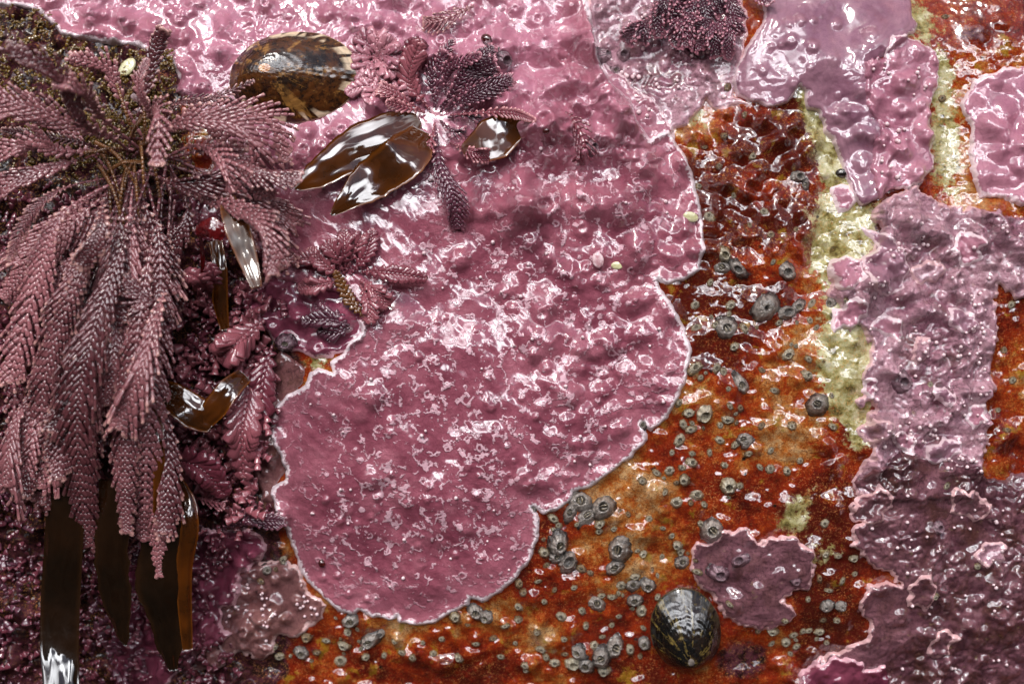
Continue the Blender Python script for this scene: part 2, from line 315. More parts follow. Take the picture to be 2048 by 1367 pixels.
# ================================================================== THE GROUND AND UNSEEN HILLS ADDED BEHIND THE CAMERA (to block low sky reflections)
def dull(name, c1, c2, scale):
    m, t, b = newmat(name); g = G(t); n = g.noise(g.obj(), scale, 6, 0.6)
    g.L(g.mix(g.rng(n, 0.35, 0.65), c1, c2), b.inputs['Base Color']); b.inputs['Roughness'].default_value = 1.0; b.inputs['Specular IOR Level'].default_value = 0.0; return m
gx = np.concatenate([-np.geomspace(40, 40000, 24)[::-1], [0], np.geomspace(40, 40000, 24)]); X, Y = np.meshgrid(gx, gx)
Z = fbm(X, Y, 300, 3, 71) * np.minimum(12, np.abs(X) / 60 + 2)
gi = np.arange(49 * 49).reshape(49, 49)
quads = lambda I: np.stack([I[:-1, :-1].ravel(), I[:-1, 1:].ravel(), I[1:, 1:].ravel(), I[1:, :-1].ravel()], 1)
tag(mesh_obj('ground', np.stack([X, Y, Z - 8], -1).reshape(-1, 3), quads(gi), dull('dark_shore_ground', (0.012, 0.011, 0.010), (0.025, 0.022, 0.018), 0.02)), kind='structure')
an = np.linspace(0, 2 * math.pi, 181)[:-1]; rr = np.array([9000, 14000, 17000, 22000.])
hh = 6000 + 1900 * fbm(np.cos(an) * 3, np.sin(an) * 3, 1, 6, 5, 0.6)
hv = [(r * math.sin(a), -r * math.cos(a), (-30, 0.62 * h, h, -30)[k]) for k, r in enumerate(rr) for a, h in zip(an, hh)]
hi = np.arange(4 * 180).reshape(4, 180); hi = np.concatenate([hi, hi[:, :1]], 1)
tag(mesh_obj('added_hills', hv, quads(hi), dull('added_hillside', (0.012, 0.014, 0.012), (0.024, 0.024, 0.02), 0.002)), kind='structure')

# ================================================================== THE ROCK FACE: one height field, crusts stacked on it
STEP = 3.0
def axis(a, b):
    core = np.arange(a - 60, b + 60.1, STEP); ext = STEP * np.cumsum(1.16 ** np.arange(1, 47))
    return np.concatenate([(core[0] - ext)[::-1], core, core[-1] + ext])
PX, PY = axis(0, 2048), axis(0, 1367)
GX, GY = np.meshgrid(PX, PY)                   # photo pixels
nx, ny = len(PX), len(PY)
def blob(cx, cy, rx, ry, ang=0.0, soft=1.0):
    a = R(ang); dx = GX - cx; dy = GY - cy
    u = (dx * math.cos(a) + dy * math.sin(a)) / rx; v = (-dx * math.sin(a) + dy * math.cos(a)) / ry
    return np.exp(-(u * u + v * v) / soft)
far = sstep(1100, 4000, np.hypot(GX - 1024, GY - 683))
_dy = np.clip(GY - 620, -1400, 1500) / 1000.0       # the face rounds over towards the top and tucks under below
H = -_dy ** 2 * np.where(_dy < 0, 2.2, 2.1)
H = H + 0.30 * fbm(GX, GY, 520, 3, 1) + 0.07 * fbm(GX, GY, 150, 2, 9) + 0.018 * fbm(GX, GY, 52, 2, 15) + far * 3.0 * fbm(GX, GY, 2600, 5, 3)
H -= 1.0 * blob(130, 1120, 330, 340) + 0.5 * blob(430, 760, 150, 170)       # the shaded hollow under the tuft
H += 0.25 * blob(960, 860, 420, 420) + 0.25 * blob(1560, 760, 260, 500) + 0.35 * blob(1720, 100, 260, 120, 20)
H -= 0.15 * blob(1430, 330, 80, 250)
H -= 0.3 * blob(1640, 470, 50, 330, 8) + 0.25 * blob(1900, 300, 45, 170)
H -= 0.10 * np.exp(-((GX - 1360 - 0.1 * (GY - 700)) / 26) ** 2) * (GY > 560) * 0
def scatter_bumps(Hf, pts, out=None, okn=None):
    """raise rounded knobs (x, y, radius, height, crater) in the height field, window by window"""
    K = np.zeros_like(Hf)
    for x, y, r, h, cr in pts:
        if math.hypot((x - 582) / 145, (y - 152) / 108) < 1 or math.hypot((x - 1379) / 90, (y - 1272) / 105) < 1: continue
        i0, i1 = np.searchsorted(PX, (x - 1.9 * r, x + 1.9 * r)); j0, j1 = np.searchsorted(PY, (y - 1.9 * r, y + 1.9 * r))
        if i1 <= i0 or j1 <= j0: continue
        d = np.hypot(GX[j0:j1, i0:i1] - x, GY[j0:j1, i0:i1] - y) / r
        b = np.exp(-(d * 1.15) ** 3.0)
        if cr: b = b - cr * np.exp(-(d / 0.33) ** 3)
        Hf[j0:j1, i0:i1] += h * b; K[j0:j1, i0:i1] = np.maximum(K[j0:j1, i0:i1], b)
    return K
# knobs of the rust stained rock
pts = [(rng.uniform(1050, 1760), rng.uniform(200, 1400), r_ := rng.uniform(7, 26), 0.0032 * r_ * rng.uniform(.5, 1.4), 0) for _ in range(900)]
pts += [(rng.uniform(1360, 1660), rng.uniform(220, 520), r_ := rng.uniform(9, 20), 0.008 * r_, 0) for _ in range(90)]
pts += [(rng.uniform(1950, 2100), rng.uniform(0, 950), r_ := rng.uniform(8, 26), 0.005 * r_, 0) for _ in range(70)]
pts += [(rng.uniform(600, 1100), rng.uniform(1240, 1420), r_ := rng.uniform(8, 22), 0.005 * r_, 0) for _ in range(90)]
pts += [(rng.uniform(-60, 560), rng.uniform(300, 1430), r_ := rng.uniform(8, 30), 0.008 * r_, 0.3) for _ in range(420)]
pts += [(rng.uniform(-60, 380), rng.uniform(0, 300), r_ := rng.uniform(7, 20), 0.008 * r_, 0) for _ in range(120)]
scatter_bumps(H, pts)
def seg_sdf(poly, gx, gy, flags=None):
    P = np.asarray(poly, float); Q = np.roll(P, -1, 0); best = np.full(gx.shape, 1e9); ins = np.zeros(gx.shape, bool); bi = np.zeros(gx.shape, int)
    for k in range(len(P)):
        ax, ay = P[k]; bx, by = Q[k]; dx, dy = bx - ax, by - ay; L2 = dx * dx + dy * dy + 1e-9
        t = np.clip(((gx - ax) * dx + (gy - ay) * dy) / L2, 0, 1); d = (gx - ax - t * dx) ** 2 + (gy - ay - t * dy) ** 2
        m = d < best; best[m] = d[m]; bi[m] = k
        if abs(dy) > 1e-9: ins ^= ((gy < ay) != (gy < by)) & (gx < ax + (gy - ay) / dy * dx)
    return np.where(ins, 1, -1) * np.sqrt(best), bi
Hc = H.copy()
FINE = np.arange(len(PX)), np.arange(len(PY))
def sample(px, py, F=None):
    F = Hc if F is None else F
    fx = np.interp(px, PX, np.arange(nx)); fy = np.interp(py, PY, np.arange(ny))
    i = np.clip(np.floor(fx).astype(int), 0, nx - 2); j = np.clip(np.floor(fy).astype(int), 0, ny - 2); u = fx - i; v = fy - j
    return (F[j, i] * (1 - u) + F[j, i + 1] * u) * (1 - v) + (F[j + 1, i] * (1 - u) + F[j + 1, i + 1] * u) * v
WOBX = 7 * fbm(GX, GY, 46, 3, 31) ; WOBY = 7 * fbm(GX, GY, 46, 3, 41)
def crust(name, poly, mat, label, cat='crust', thick=0.07, nomar=(), wob=1.0, fleck=None, detail=None, scallop=0.0, group=None, bumps=None, lift=0.03, rough=0.0):
    global Hc
    P = np.array(poly, float); x0, y0 = P.min(0) - 30; x1, y1 = P.max(0) + 30
    i0, i1 = max(0, np.searchsorted(PX, x0) - 1), min(nx, np.searchsorted(PX, x1) + 1); j0, j1 = max(0, np.searchsorted(PY, y0) - 1), min(ny, np.searchsorted(PY, y1) + 1)
    sl = (slice(j0, j1), slice(i0, i1)); gx, gy = GX[sl], GY[sl]
    sd_, bi = seg_sdf(poly, gx + wob * WOBX[sl], gy + wob * WOBY[sl])
    sc_ = perlin(gx / 17, gy / 17, 77) * 4 + perlin(gx / 8.5, gy / 8.5, 78) * 2.2
    sd_ = sd_ + (scallop + 0.35) * sc_
    mar = np.ones(gx.shape)
    for a, b_ in nomar: mar[(bi >= a) & (bi < b_)] = 0
    base = Hc[sl]
    prof = np.clip(sd_ / 5, -3, 1); up = np.where(sd_ > 0, thick * np.sqrt(np.clip(prof, 0, 1)), thick * prof * 1.2)
    up = up + lift * np.exp(-((sd_ - 8) / 9) ** 2) * (sd_ > -10) * mar
    top = base + up
    if detail is not None: top = top + detail(gx, gy) * sstep(0, 25, sd_)
    cre = np.zeros(gx.shape)
    if rough:
        wx, wy = gx + 9 * perlin(gx / 30, gy / 30, 5), gy + 9 * perlin(gx / 30 + 9, gy / 30, 6)
        b1 = np.abs(perlin(wx / 24, wy / 21, 12)); b2 = np.abs(perlin(wx / 11, wy / 12, 13)); on = sstep(0, 20, sd_) * (sstep(420, 220, gy + 0.25 * np.abs(gx - 1150)) if label.startswith('huge') else 1.0) * sstep(-.25, .35, perlin(gx / 130, gy / 130, 14) + .15)
        top = top + rough * on * (0.10 * np.sqrt(b1) + 0.035 * np.sqrt(b2) - 0.05); cre = on * np.clip(1 - b1 / .10, 0, 1)
    kn = np.zeros(gx.shape)
    if bumps is not None:
        full = np.zeros_like(Hc); K = scatter_bumps(full, bumps); top = top + full[sl] * sstep(-2, 14, sd_); kn = K[sl] * (sd_ > 0)
    keep = (sd_ > -11)
    kq = keep[:-1, :-1] & keep[1:, :-1] & keep[:-1, 1:] & keep[1:, 1:]
    idx = np.arange(gx.size).reshape(gx.shape); q = np.stack([idx[1:, :-1], idx[1:, 1:], idx[:-1, 1:], idx[:-1, :-1]], -1)[kq]
    used = np.unique(q); rm = np.full(gx.size, -1); rm[used] = np.arange(len(used))
    L = np.stack([(gx - 1024) / 100, (683.5 - gy) / 100, top], -1).reshape(-1, 3)[used]
    fl = (fleck(gx, gy) if fleck is not None else np.ones(gx.shape)).ravel()[used]
    o = mesh_obj(name, world(L), rm[q], mat, uv=L[:, :2], attrs={'edge': sd_.ravel()[used], 'mar': mar.ravel()[used], 'fleck': fl, 'knob': kn.ravel()[used], 'crease': cre.ravel()[used], 'pale': (sstep(430, 120, gy + 90 * perlin(gx / 90, gy / 90, 66)) if label.startswith('huge') else np.zeros(gx.shape)).ravel()[used]})  # pale mask: where sky sheen is painted on the big crust
    tag(o, label, cat, group)
    new = np.where(sd_ > 0, top, base); Hc = Hc.copy(); Hc[sl] = np.maximum(new, base)
    CRUSTS.append((name, P))
    return o
CRUSTS = []

# ---- the crusts, lowest first
def B(n, x0, x1, y0, y1, r0, r1, k, cr=0.0, seed=0):
    q = np.random.default_rng(seed); return [(q.uniform(x0, x1), q.uniform(y0, y1), r := q.uniform(r0, r1), k * r * q.uniform(.6, 1.3), cr * (q.random() < .5)) for _ in range(n)]
crust('coralline_crust', [(1180, -200), (1500, -200), (1500, 60), (1480, 150), (1470, 190), (1500, 206), (1440, 212), (1420, 195), (1395, 225), (1380, 245), (1350, 250), (1340, 265), (1300, 300), (1180, 300)], M['mauve'],
      'pale mottled pinkish grey crust between the top plum tuft and the orange rock', thick=0.05, rough=.9, bumps=B(60, 1180, 1480, -20, 240, 7, 20, .007, .5, 1))
crust('coralline_crust', [(480, 600), (560, 540), (700, 520), (760, 600), (730, 680), (690, 706), (640, 716), (600, 700), (560, 700), (540, 660)], M['magenta'],
      'small wet magenta crust between the hanging seaweed tuft and the big rose crust', thick=0.06, bumps=B(14, 540, 700, 560, 700, 10, 26, .007, .3, 2))
crust('coralline_crust', [(1190, 60), (1216, 110), (1290, 180), (1322, 215), (1346, 250), (1350, 300), (1300, 330), (1200, 320), (1150, 200), (1150, 60)], M['pink_top'],
      'narrow wet pink crust lobe between the big rose crust and the pale mottled crust', thick=0.05, nomar=[(5, 10)])
# right hand crusts
crust('coralline_crust', [(1745, 440), (1750, 420), (1770, 400), (1800, 380), (1830, 368), (1862, 392), (1900, 412), (1960, 418), (2048, 432), (2400, 440), (2400, 610), (2040, 605), (1995, 560), (1992, 620), (1997, 680), (1986, 720), (1992, 780), (1976, 800), (1982, 850), (1974, 900), (1966, 950), (1940, 1000), (1740, 1000), (1712, 985), (1700, 965), (1722, 930), (1740, 900), (1733, 870), (1730, 840), (1748, 815), (1740, 800), (1718, 812), (1714, 795), (1732, 770), (1716, 760), (1722, 740), (1742, 720), (1738, 690), (1712, 655), (1690, 662), (1668, 640), (1680, 612), (1660, 602), (1656, 545), (1664, 520), (1690, 514), (1716, 522), (1735, 500), (1765, 462)],
      M['mauve'], 'broad rough mauve crust strewn with pale beads on the right side of the rock', thick=0.09, scallop=1.2, nomar=[(7, 10)], rough=1.0,
      bumps=B(330, 1680, 2060, 400, 960, 7, 22, .010, .4, 6))
crust('coralline_crust', [(1725, 1000), (1740, 985), (1700, 965), (1800, 900), (1950, 930), (1966, 946), (2000, 962), (2048, 948), (2400, 920), (2400, 1700), (1600, 1700), (1620, 1375), (1650, 1340), (1700, 1315), (1745, 1290), (1752, 1262), (1738, 1240), (1730, 1210), (1742, 1175), (1770, 1164), (1806, 1166), (1788, 1152), (1755, 1140), (1738, 1118), (1715, 1098), (1700, 1088), (1706, 1055), (1742, 1030), (1702, 1026), (1698, 1006)],
      M['plum'], 'large dark plum crust with a pale scalloped rim in the lower right corner', thick=0.10, scallop=1.0, nomar=[(0, 10)], rough=.8,
      bumps=B(110, 1720, 2060, 960, 1400, 8, 24, .004, .3, 8) + B(140, 1850, 2080, 1100, 1400, 6, 14, .007, 0, 9))
crust('coralline_crust', [(1610, 1420), (1625, 1365), (1642, 1338), (1665, 1345), (1690, 1328), (1728, 1330), (1748, 1350), (1790, 1342), (1800, 1380), (1800, 1500)], M['magenta'],
      'bright rosy crust lobe at the bottom edge beside the dark plum crust', thick=0.08, scallop=1.0, nomar=[(7, 10)])
crust('coralline_crust', [(1722, 452), (1760, 470), (1800, 500), (1812, 540), (1800, 575), (1770, 590), (1735, 585), (1722, 550), (1722, 515), (1752, 495)], M['lilac'],
      'small smooth lilac crust lying on the rough mauve crust beside the pale green band', thick=0.05)
crust('coralline_crust', [(1660, 520), (1690, 512), (1716, 524), (1722, 560), (1700, 580), (1668, 575), (1656, 548)], M['pink_right'],
      'small rounded shell pink lobe touching the small smooth lilac crust', thick=0.07)
crust('coralline_crust', [(1475, 140), (1492, 98), (1530, 40), (1560, -200), (1800, -200), (1842, 10), (1846, 45), (1812, 76), (1775, 105), (1740, 130), (1735, 200), (1790, 300), (1770, 380), (1745, 398), (1722, 412), (1705, 390), (1694, 350), (1676, 310), (1660, 268), (1640, 228), (1618, 215), (1612, 180), (1598, 172), (1588, 190), (1574, 206), (1545, 219), (1510, 206), (1478, 188), (1464, 152)],
      M['lilac'], 'large smooth lilac crust at the top right with broad sheets of sky reflection', thick=0.13, nomar=[(3, 5), (8, 14)], rough=.3, bumps=B(40, 1480, 1800, 0, 380, 6, 16, .006, .3, 40),
      detail=lambda x, y: 0.12 * perlin(x / 72, y / 95, 91) + 0.05 * np.abs(perlin(x / 50 + 3, y / 70, 92)))
crust('coralline_crust', [(1770, 110), (1790, 75), (1815, 66), (1850, 78), (1876, 92), (1889, 122), (1884, 162), (1868, 205), (1864, 240), (1882, 268), (1863, 302), (1872, 330), (1852, 352), (1828, 372), (1790, 380), (1750, 396), (1740, 330), (1760, 250), (1728, 200), (1725, 130)],
      M['pink_right'], 'upright shell pink crust between the large lilac crust and the green gully', thick=0.09, scallop=0.8, nomar=[(14, 20)], rough=.35,
      bumps=B(40, 1740, 1880, 90, 360, 8, 20, .008, .3, 12))
crust('coralline_crust', [(1662, 382), (1667, 370), (1696, 371), (1710, 398), (1698, 425), (1676, 426), (1668, 404)], M['pink_right'],
      'tiny shell pink crust lobe below the tip of the large lilac crust', thick=0.05)
crust('coralline_crust', [(2400, 100), (2048, 126), (1990, 136), (1952, 164), (1935, 200), (1945, 250), (1950, 278), (1943, 305), (1946, 335), (1950, 362), (1968, 396), (2010, 400), (2034, 414), (2400, 440)],
      M['pink_right'], 'white rimmed shell pink crust on the right edge above the mauve crust', thick=0.11, scallop=0.6, nomar=[(0, 1), (13, 14)],
      detail=lambda x, y: 0.05 * perlin(x / 40, y / 50, 95))
# lower left crusts
crust('coralline_crust', [(560, 1130), (592, 1150), (612, 1200), (641, 1228), (634, 1252), (600, 1268), (582, 1290), (545, 1284), (530, 1300), (532, 1322), (508, 1342), (460, 1322), (440, 1340), (400, 1370), (340, 1370), (380, 1250), (440, 1180), (470, 1160), (502, 1136)],
      M['tanpink'], 'brownish pink crust dotted with white beads beside the big rose crust', thick=0.05, scallop=0.9, nomar=[(14, 18)], rough=.4, bumps=B(40, 400, 620, 1150, 1330, 5, 14, .009, 0, 14))
crust('coralline_crust', [(380, 1060), (430, 1070), (480, 1060), (512, 1070), (524, 1098), (512, 1122), (486, 1140), (470, 1162), (466, 1190), (452, 1222), (430, 1232), (420, 1262), (440, 1290), (420, 1310), (380, 1320), (350, 1350), (300, 1400), (200, 1450), (180, 1200), (300, 1100)],
      M['magenta'], 'dark wet magenta crust behind the hanging brown kelp at the lower left', thick=0.08, nomar=[(16, 20)], scallop=0.7,
      bumps=B(60, 300, 500, 1060, 1360, 9, 24, .010, .3, 15))
crust('coralline_crust', [(530, 760), (560, 700), (600, 720), (612, 745), (590, 790), (560, 820), (545, 850), (560, 900), (570, 940), (545, 975), (540, 1010), (520, 1000), (500, 930), (505, 850)],
      M['tanpink'], 'thin brownish crust strip wedged between the seaweed and the big rose crust', thick=0.04, nomar=[(0, 14)], bumps=B(30, 500, 600, 700, 1000, 5, 13, .01, 0, 16))
# the small round crust with two barnacles
crust('coralline_crust', [(1440, 1066), (1470, 1060), (1500, 1066), (1520, 1087), (1546, 1075), (1590, 1073), (1610, 1090), (1636, 1092), (1630, 1120), (1638, 1148), (1626, 1180), (1596, 1184), (1590, 1196), (1574, 1204), (1590, 1222), (1602, 1242), (1580, 1262), (1558, 1266), (1530, 1277), (1500, 1262), (1478, 1250), (1455, 1248), (1430, 1200), (1405, 1182), (1394, 1165), (1388, 1140), (1392, 1110), (1404, 1092), (1430, 1086)],
      M['plum'], 'small lobed plum crust with two overgrown barnacles above the dark striped limpet', thick=0.09, scallop=1.0, rough=.35, bumps=B(10, 1400, 1620, 1080, 1260, 14, 30, .003, 0, 18))
# the big rose crust
def fleck_main(x, y):
    return np.clip(1.25 * np.exp(-((x - 980) / 330) ** 2 - ((y - 790) / 300) ** 2) + 0.35 * (y < 400) + 1.15 * np.exp(-((x - 880) / 250) ** 2 - ((y - 1040) / 170) ** 2) + 0.7 * np.exp(-((x - 1200) / 150) ** 2 - ((y - 460) / 150) ** 2), 0.12, 1.1)
main_poly = [(560, 560), (520, 520), (390, 470), (380, 400), (430, 330), (420, 250), (375, 205), (345, 180), (350, 150), (330, 112), (260, 82), (190, 76), (110, 60), (60, 10), (-200, -40), (-200, -200), (1170, -200), (1176, -40), (1190, 55), (1200, 110), (1225, 160), (1252, 186), (1262, 190), (1274, 236), (1300, 280), (1338, 256), (1366, 300), (1385, 342), (1399, 395), (1405, 440), (1408, 500), (1396, 540), (1368, 562), (1330, 572), (1312, 562), (1318, 578), (1345, 612), (1370, 660), (1381, 702), (1372, 752), (1352, 802), (1335, 832), (1302, 862), (1286, 846), (1296, 880), (1260, 917), (1215, 950), (1180, 976), (1150, 984), (1142, 1000), (1112, 1020), (1086, 1029), (1066, 1014), (1079, 1040), (1075, 1082), (1062, 1120), (1036, 1156), (1000, 1191), (962, 1213), (940, 1204), (935, 1218), (922, 1226), (892, 1240), (868, 1256), (830, 1265), (792, 1260), (788, 1246), (776, 1252), (740, 1246), (714, 1232), (705, 1244), (670, 1233), (640, 1210), (614, 1180), (594, 1155), (580, 1110), (565, 1060), (550, 1025), (539, 990), (543, 972), (565, 962), (568, 940), (560, 915), (545, 885), (540, 850), (556, 810), (576, 790), (610, 771), (622, 745), (640, 735), (668, 742), (664, 722), (690, 705), (706, 680), (728, 665), (718, 640), (735, 620), (700, 590), (620, 570)]
NM = len(main_poly)
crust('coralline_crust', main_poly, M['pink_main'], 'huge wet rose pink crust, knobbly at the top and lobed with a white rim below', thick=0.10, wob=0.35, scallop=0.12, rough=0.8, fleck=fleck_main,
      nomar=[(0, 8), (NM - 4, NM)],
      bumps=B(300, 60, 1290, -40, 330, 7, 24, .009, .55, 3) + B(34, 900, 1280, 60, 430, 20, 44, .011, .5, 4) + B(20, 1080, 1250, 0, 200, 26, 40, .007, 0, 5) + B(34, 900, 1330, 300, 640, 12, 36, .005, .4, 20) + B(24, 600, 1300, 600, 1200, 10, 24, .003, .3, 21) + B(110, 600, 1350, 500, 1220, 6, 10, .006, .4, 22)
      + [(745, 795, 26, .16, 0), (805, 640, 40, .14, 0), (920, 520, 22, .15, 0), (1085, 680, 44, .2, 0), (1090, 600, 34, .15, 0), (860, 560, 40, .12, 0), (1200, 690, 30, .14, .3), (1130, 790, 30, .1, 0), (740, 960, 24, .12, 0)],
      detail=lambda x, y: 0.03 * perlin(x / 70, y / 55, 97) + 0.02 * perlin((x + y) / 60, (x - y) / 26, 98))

# small crust plates overlapping the rough crusts
def plates(pts, mats, where, seed):
    q = np.random.default_rng(seed); nth = ['topmost', 'second', 'third', 'fourth', 'fifth', 'sixth', 'seventh', 'eighth', 'ninth', 'tenth', 'eleventh', 'lowest']
    pts = sorted(pts, key=lambda p: p[1])
    for k, (x, y, r) in enumerate(pts):
        a = np.linspace(0, 2 * math.pi, 15)[:-1]; rr_ = r * (1 + .22 * np.sin(2 * a + q.uniform(0, 6)) + .16 * np.sin(5 * a + q.uniform(0, 6)) + q.uniform(-.1, .1, 14))
        w_ = 'lowest' if k == len(pts) - 1 else nth[k]
        crust('crust_plate', [(x + 1.15 * c_ * math.cos(t_), y + c_ * math.sin(t_)) for c_, t_ in zip(rr_, a)], M[mats[k % len(mats)]], f'small rounded pale rimmed crust plate {where}, {w_} from the top' if w_ not in ('topmost', 'lowest') else f'{w_} small rounded pale rimmed crust plate {where}',
              thick=0.05, scallop=.5, wob=.6, group='small crust plates ' + where)
plates([(1692, 630, 30), (1850, 545, 26), (1770, 655, 24), (1930, 500, 30), (1745, 858, 24), (1838, 700, 20), (1920, 640, 24), (1950, 830, 22), (1880, 900, 28), (1800, 880, 22), (1733, 775, 16), (1880, 790, 18)], ['pink_right', 'mauve', 'pink_right', 'lilac'], 'on the rough mauve crust', 5)
plates([(1740, 1010, 34), (1940, 1010, 34), (1990, 1110, 26), (1850, 1190, 30), (1900, 1300, 26)], ['plum', 'plum', 'mauve'], 'on the dark plum crust', 6)
# the rock itself (its sheet is lowered under nothing: crusts lie on it)
red = np.clip(0.5 + 0.55 * fbm(GX, GY, 170, 3, 51) + 0.5 * blob(1430, 500, 70, 260) + 0.4 * blob(1560, 340, 120, 140) + .5 * blob(1520, 600, 150, 40, 10) + .5 * blob(1650, 980, 80, 70) - .5 * blob(1250, 1000, 190, 110, -25) - .4 * blob(1550, 800, 110, 150) + .55 * blob(1640, 1190, 110, 180) + .35 * blob(1000, 1350, 300, 40) + .3 * blob(1430, 640, 90, 60) - .3 * blob(1000, 1280, 160, 60), 0, 1)
grn = 1.1 * blob(1650, 250, 30, 120, -18) + 1.1 * blob(1690, 440, 60, 70) + 1.2 * blob(1690, 720, 52, 110) + .8 * blob(1680, 580, 30, 60) + .9 * blob(230, 100, 110, 30, 8) + blob(1640, 215, 32, 60, -30) + blob(1672, 300, 34, 60) + blob(1690, 460, 48, 60) + blob(1655, 520, 40, 30) + 1.2 * blob(1692, 720, 44, 88) + blob(1715, 840, 26, 60) + blob(1900, 290, 38, 110) + blob(1890, 140, 26, 50) + blob(1850, 30, 36, 50, -20) + .9 * blob(1390, 225, 32, 26) + .8 * blob(1590, 1030, 36, 60, 20) + .5 * blob(1640, 1110, 40, 40) + .9 * blob(245, 125, 60, 40) + .6 * blob(640, 720, 50, 26) + .4 * blob(1390, 740, 30, 40)
_wx = GX + 60 * fbm(GX, GY, 90, 4, 61); _wy = GY + 60 * fbm(GX, GY, 90, 4, 65)
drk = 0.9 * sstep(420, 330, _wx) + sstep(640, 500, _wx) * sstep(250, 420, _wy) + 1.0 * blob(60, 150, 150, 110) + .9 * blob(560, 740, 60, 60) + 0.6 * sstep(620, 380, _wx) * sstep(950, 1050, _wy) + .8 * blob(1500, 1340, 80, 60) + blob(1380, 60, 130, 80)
pur = blob(1960, 60, 60, 40) * .6 + 0.5 * blob(1440, 200, 60, 40)
Lr = np.stack([(GX - 1024) / 100, (683.5 - GY) / 100, H], -1).reshape(-1, 3)
ri = np.arange(nx * ny).reshape(ny, nx)
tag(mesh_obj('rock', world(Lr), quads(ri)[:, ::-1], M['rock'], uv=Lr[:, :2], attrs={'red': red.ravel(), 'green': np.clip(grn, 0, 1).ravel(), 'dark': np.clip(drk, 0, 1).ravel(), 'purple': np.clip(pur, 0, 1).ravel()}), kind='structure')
HT = lambda x, y: float(sample(x, y))
def normal_at(x, y, d=10):
    dx = (HT(x + d, y) - HT(x - d, y)) / (2 * d / 100); dv = (HT(x, y - d) - HT(x, y + d)) / (2 * d / 100)
    return Vector((-dx, -dv, 1)).normalized()
def place(o, x, y, spin=0.0, sink=0.0, tiltk=0.7, s=1.0):
    """stand a z-up object on the face at photo pixel (x, y)"""
    n = normal_at(x, y, 14); n = (n * tiltk + Vector((0, 0, 1)) * (1 - tiltk)).normalized()
    q = Vector((0, 0, 1)).rotation_difference(n).to_matrix() @ Matrix.Rotation(spin, 3, 'Z')
    Bm = Matrix((AX, AV, AN)).transposed() @ q
    m = (Bm * s).to_4x4() if s != 1 else Bm.to_4x4()
    m.translation = Vector(world([(x - 1024) / 100, (683.5 - y) / 100, HT(x, y) - sink])); o.matrix_world = m

# ================================================================== BARNACLES
def barnacle_meshes(seed, kind):
    """conical shell of six ridged wall plates with a rimmed mouth, and the two pairs of opercular plates in it; radius 1"""
    q = np.random.default_rng(seed); NA = 42; th = np.linspace(0, 2 * math.pi, NA + 1)[:-1]; ph = q.uniform(0, 6.28)
    ell = 1 + 0.10 * np.cos(2 * (th - ph)); lobe = 1 + 0.10 * np.abs(np.sin(3 * (th - ph))) + 0.045 * np.sin(13 * th + 3 * np.sin(2 * th + ph)) * q.uniform(.2, 1, NA) + 0.10 * np.sin(th * 2 + q.uniform(0, 6)) * q.uniform(-.5, 1) + 0.02 * q.standard_normal(NA)
    hgt = {'closed': 0.62, 'open': 0.72, 'dome': 0.85, 'flat': 0.42}[kind]; mr = {'closed': 0.42, 'open': 0.5, 'dome': 0.2, 'flat': 0.4}[kind]
    offx, offy = q.uniform(-.24, .24), q.uniform(-.24, .24)
    prof = [(1.12, -0.25, 1), (1.0, 0.0, 1), (0.93, 0.14, 1), (0.80, 0.38, .9), (0.66, 0.66, .7), (0.54, 0.88, .5), (mr + 0.04, 1.0, .35), (mr - 0.02, 0.97, .3), (mr - 0.07, 0.80, .2), (mr - 0.09, 0.45, .2)]
    V = []
    for r, z, k in prof:
        rr_ = r * (1 + (ell * lobe - 1) * k)
        V += [(rr_[i] * math.cos(th[i]) + offx * z, rr_[i] * math.sin(th[i]) + offy * z, z * hgt + (0.05 * abs(math.sin(3 * (th[i] - ph))) * (z > .8) if kind != 'dome' else 0)) for i in range(NA)]
    ix = np.arange(len(prof) * NA).reshape(len(prof), NA); ix = np.concatenate([ix, ix[:, :1]], 1)
    F = quads(ix)
    V.append((offx, offy, 0.40 * hgt)); c = len(V) - 1; last = ix[-1]
    T = np.array([[last[i], last[i + 1], c] for i in range(NA)])
    mi = np.concatenate([np.where(np.repeat(np.arange(len(prof) - 1), NA) >= 8, 1, 0), np.ones(NA)])
    shell = (V, [F, T], mi)
    # opercular plates: a split almond standing in the mouth
    W = []; FF = []; a0 = q.uniform(0, 3.14)
    for sgn in (-1, 1):
        n0 = len(W)
        for i in range(9):
            t = i / 8; u = (t - .5) * 2 * (mr - 0.05)
            wd = (mr - 0.10) * math.sqrt(max(0, 1 - (2 * t - 1) ** 2)) * 0.72
            for k, (yy, zz) in enumerate(((0.09, 0.60), (0.35, 0.95 + .06 * math.sin(t * 9)), (0.75, 0.86), (1.0, 0.55))):
                y = sgn * (0.03 + yy * wd); W.append((u * math.cos(a0) - y * math.sin(a0) + offx, u * math.sin(a0) + y * math.cos(a0) + offy, zz * hgt * (0.94 - .1 * abs(2 * t - 1))))
        I = n0 + np.arange(36).reshape(9, 4); fq = quads(I); FF.append(fq if sgn > 0 else fq[:, ::-1])
    return shell, (W, [np.concatenate(FF)])
PROTO = {}
def proto(kind, matk):
    lst = PROTO.setdefault((kind, matk), [])
    if len(lst) < 4:
        (V, F, mi), (W, FF) = barnacle_meshes(len(lst) * 7 + hash_s(kind + matk), kind)
        a = mesh_obj('shell', V, F, [M[matk], M['b_slit']], mat_idx=mi); a.data.materials.clear(); a.data.materials.append(M[matk]); a.data.materials.append(M['b_slit'])
        b = mesh_obj('opercular_plate', W, FF, M['b_plate']); lst.append((a.data, b.data)); bpy.data.objects.remove(a); bpy.data.objects.remove(b)
        return lst[-1]
    return lst[rng.integers(4)]
def hash_s(t): return sum(ord(c) * (i + 1) for i, c in enumerate(t)) % 1000
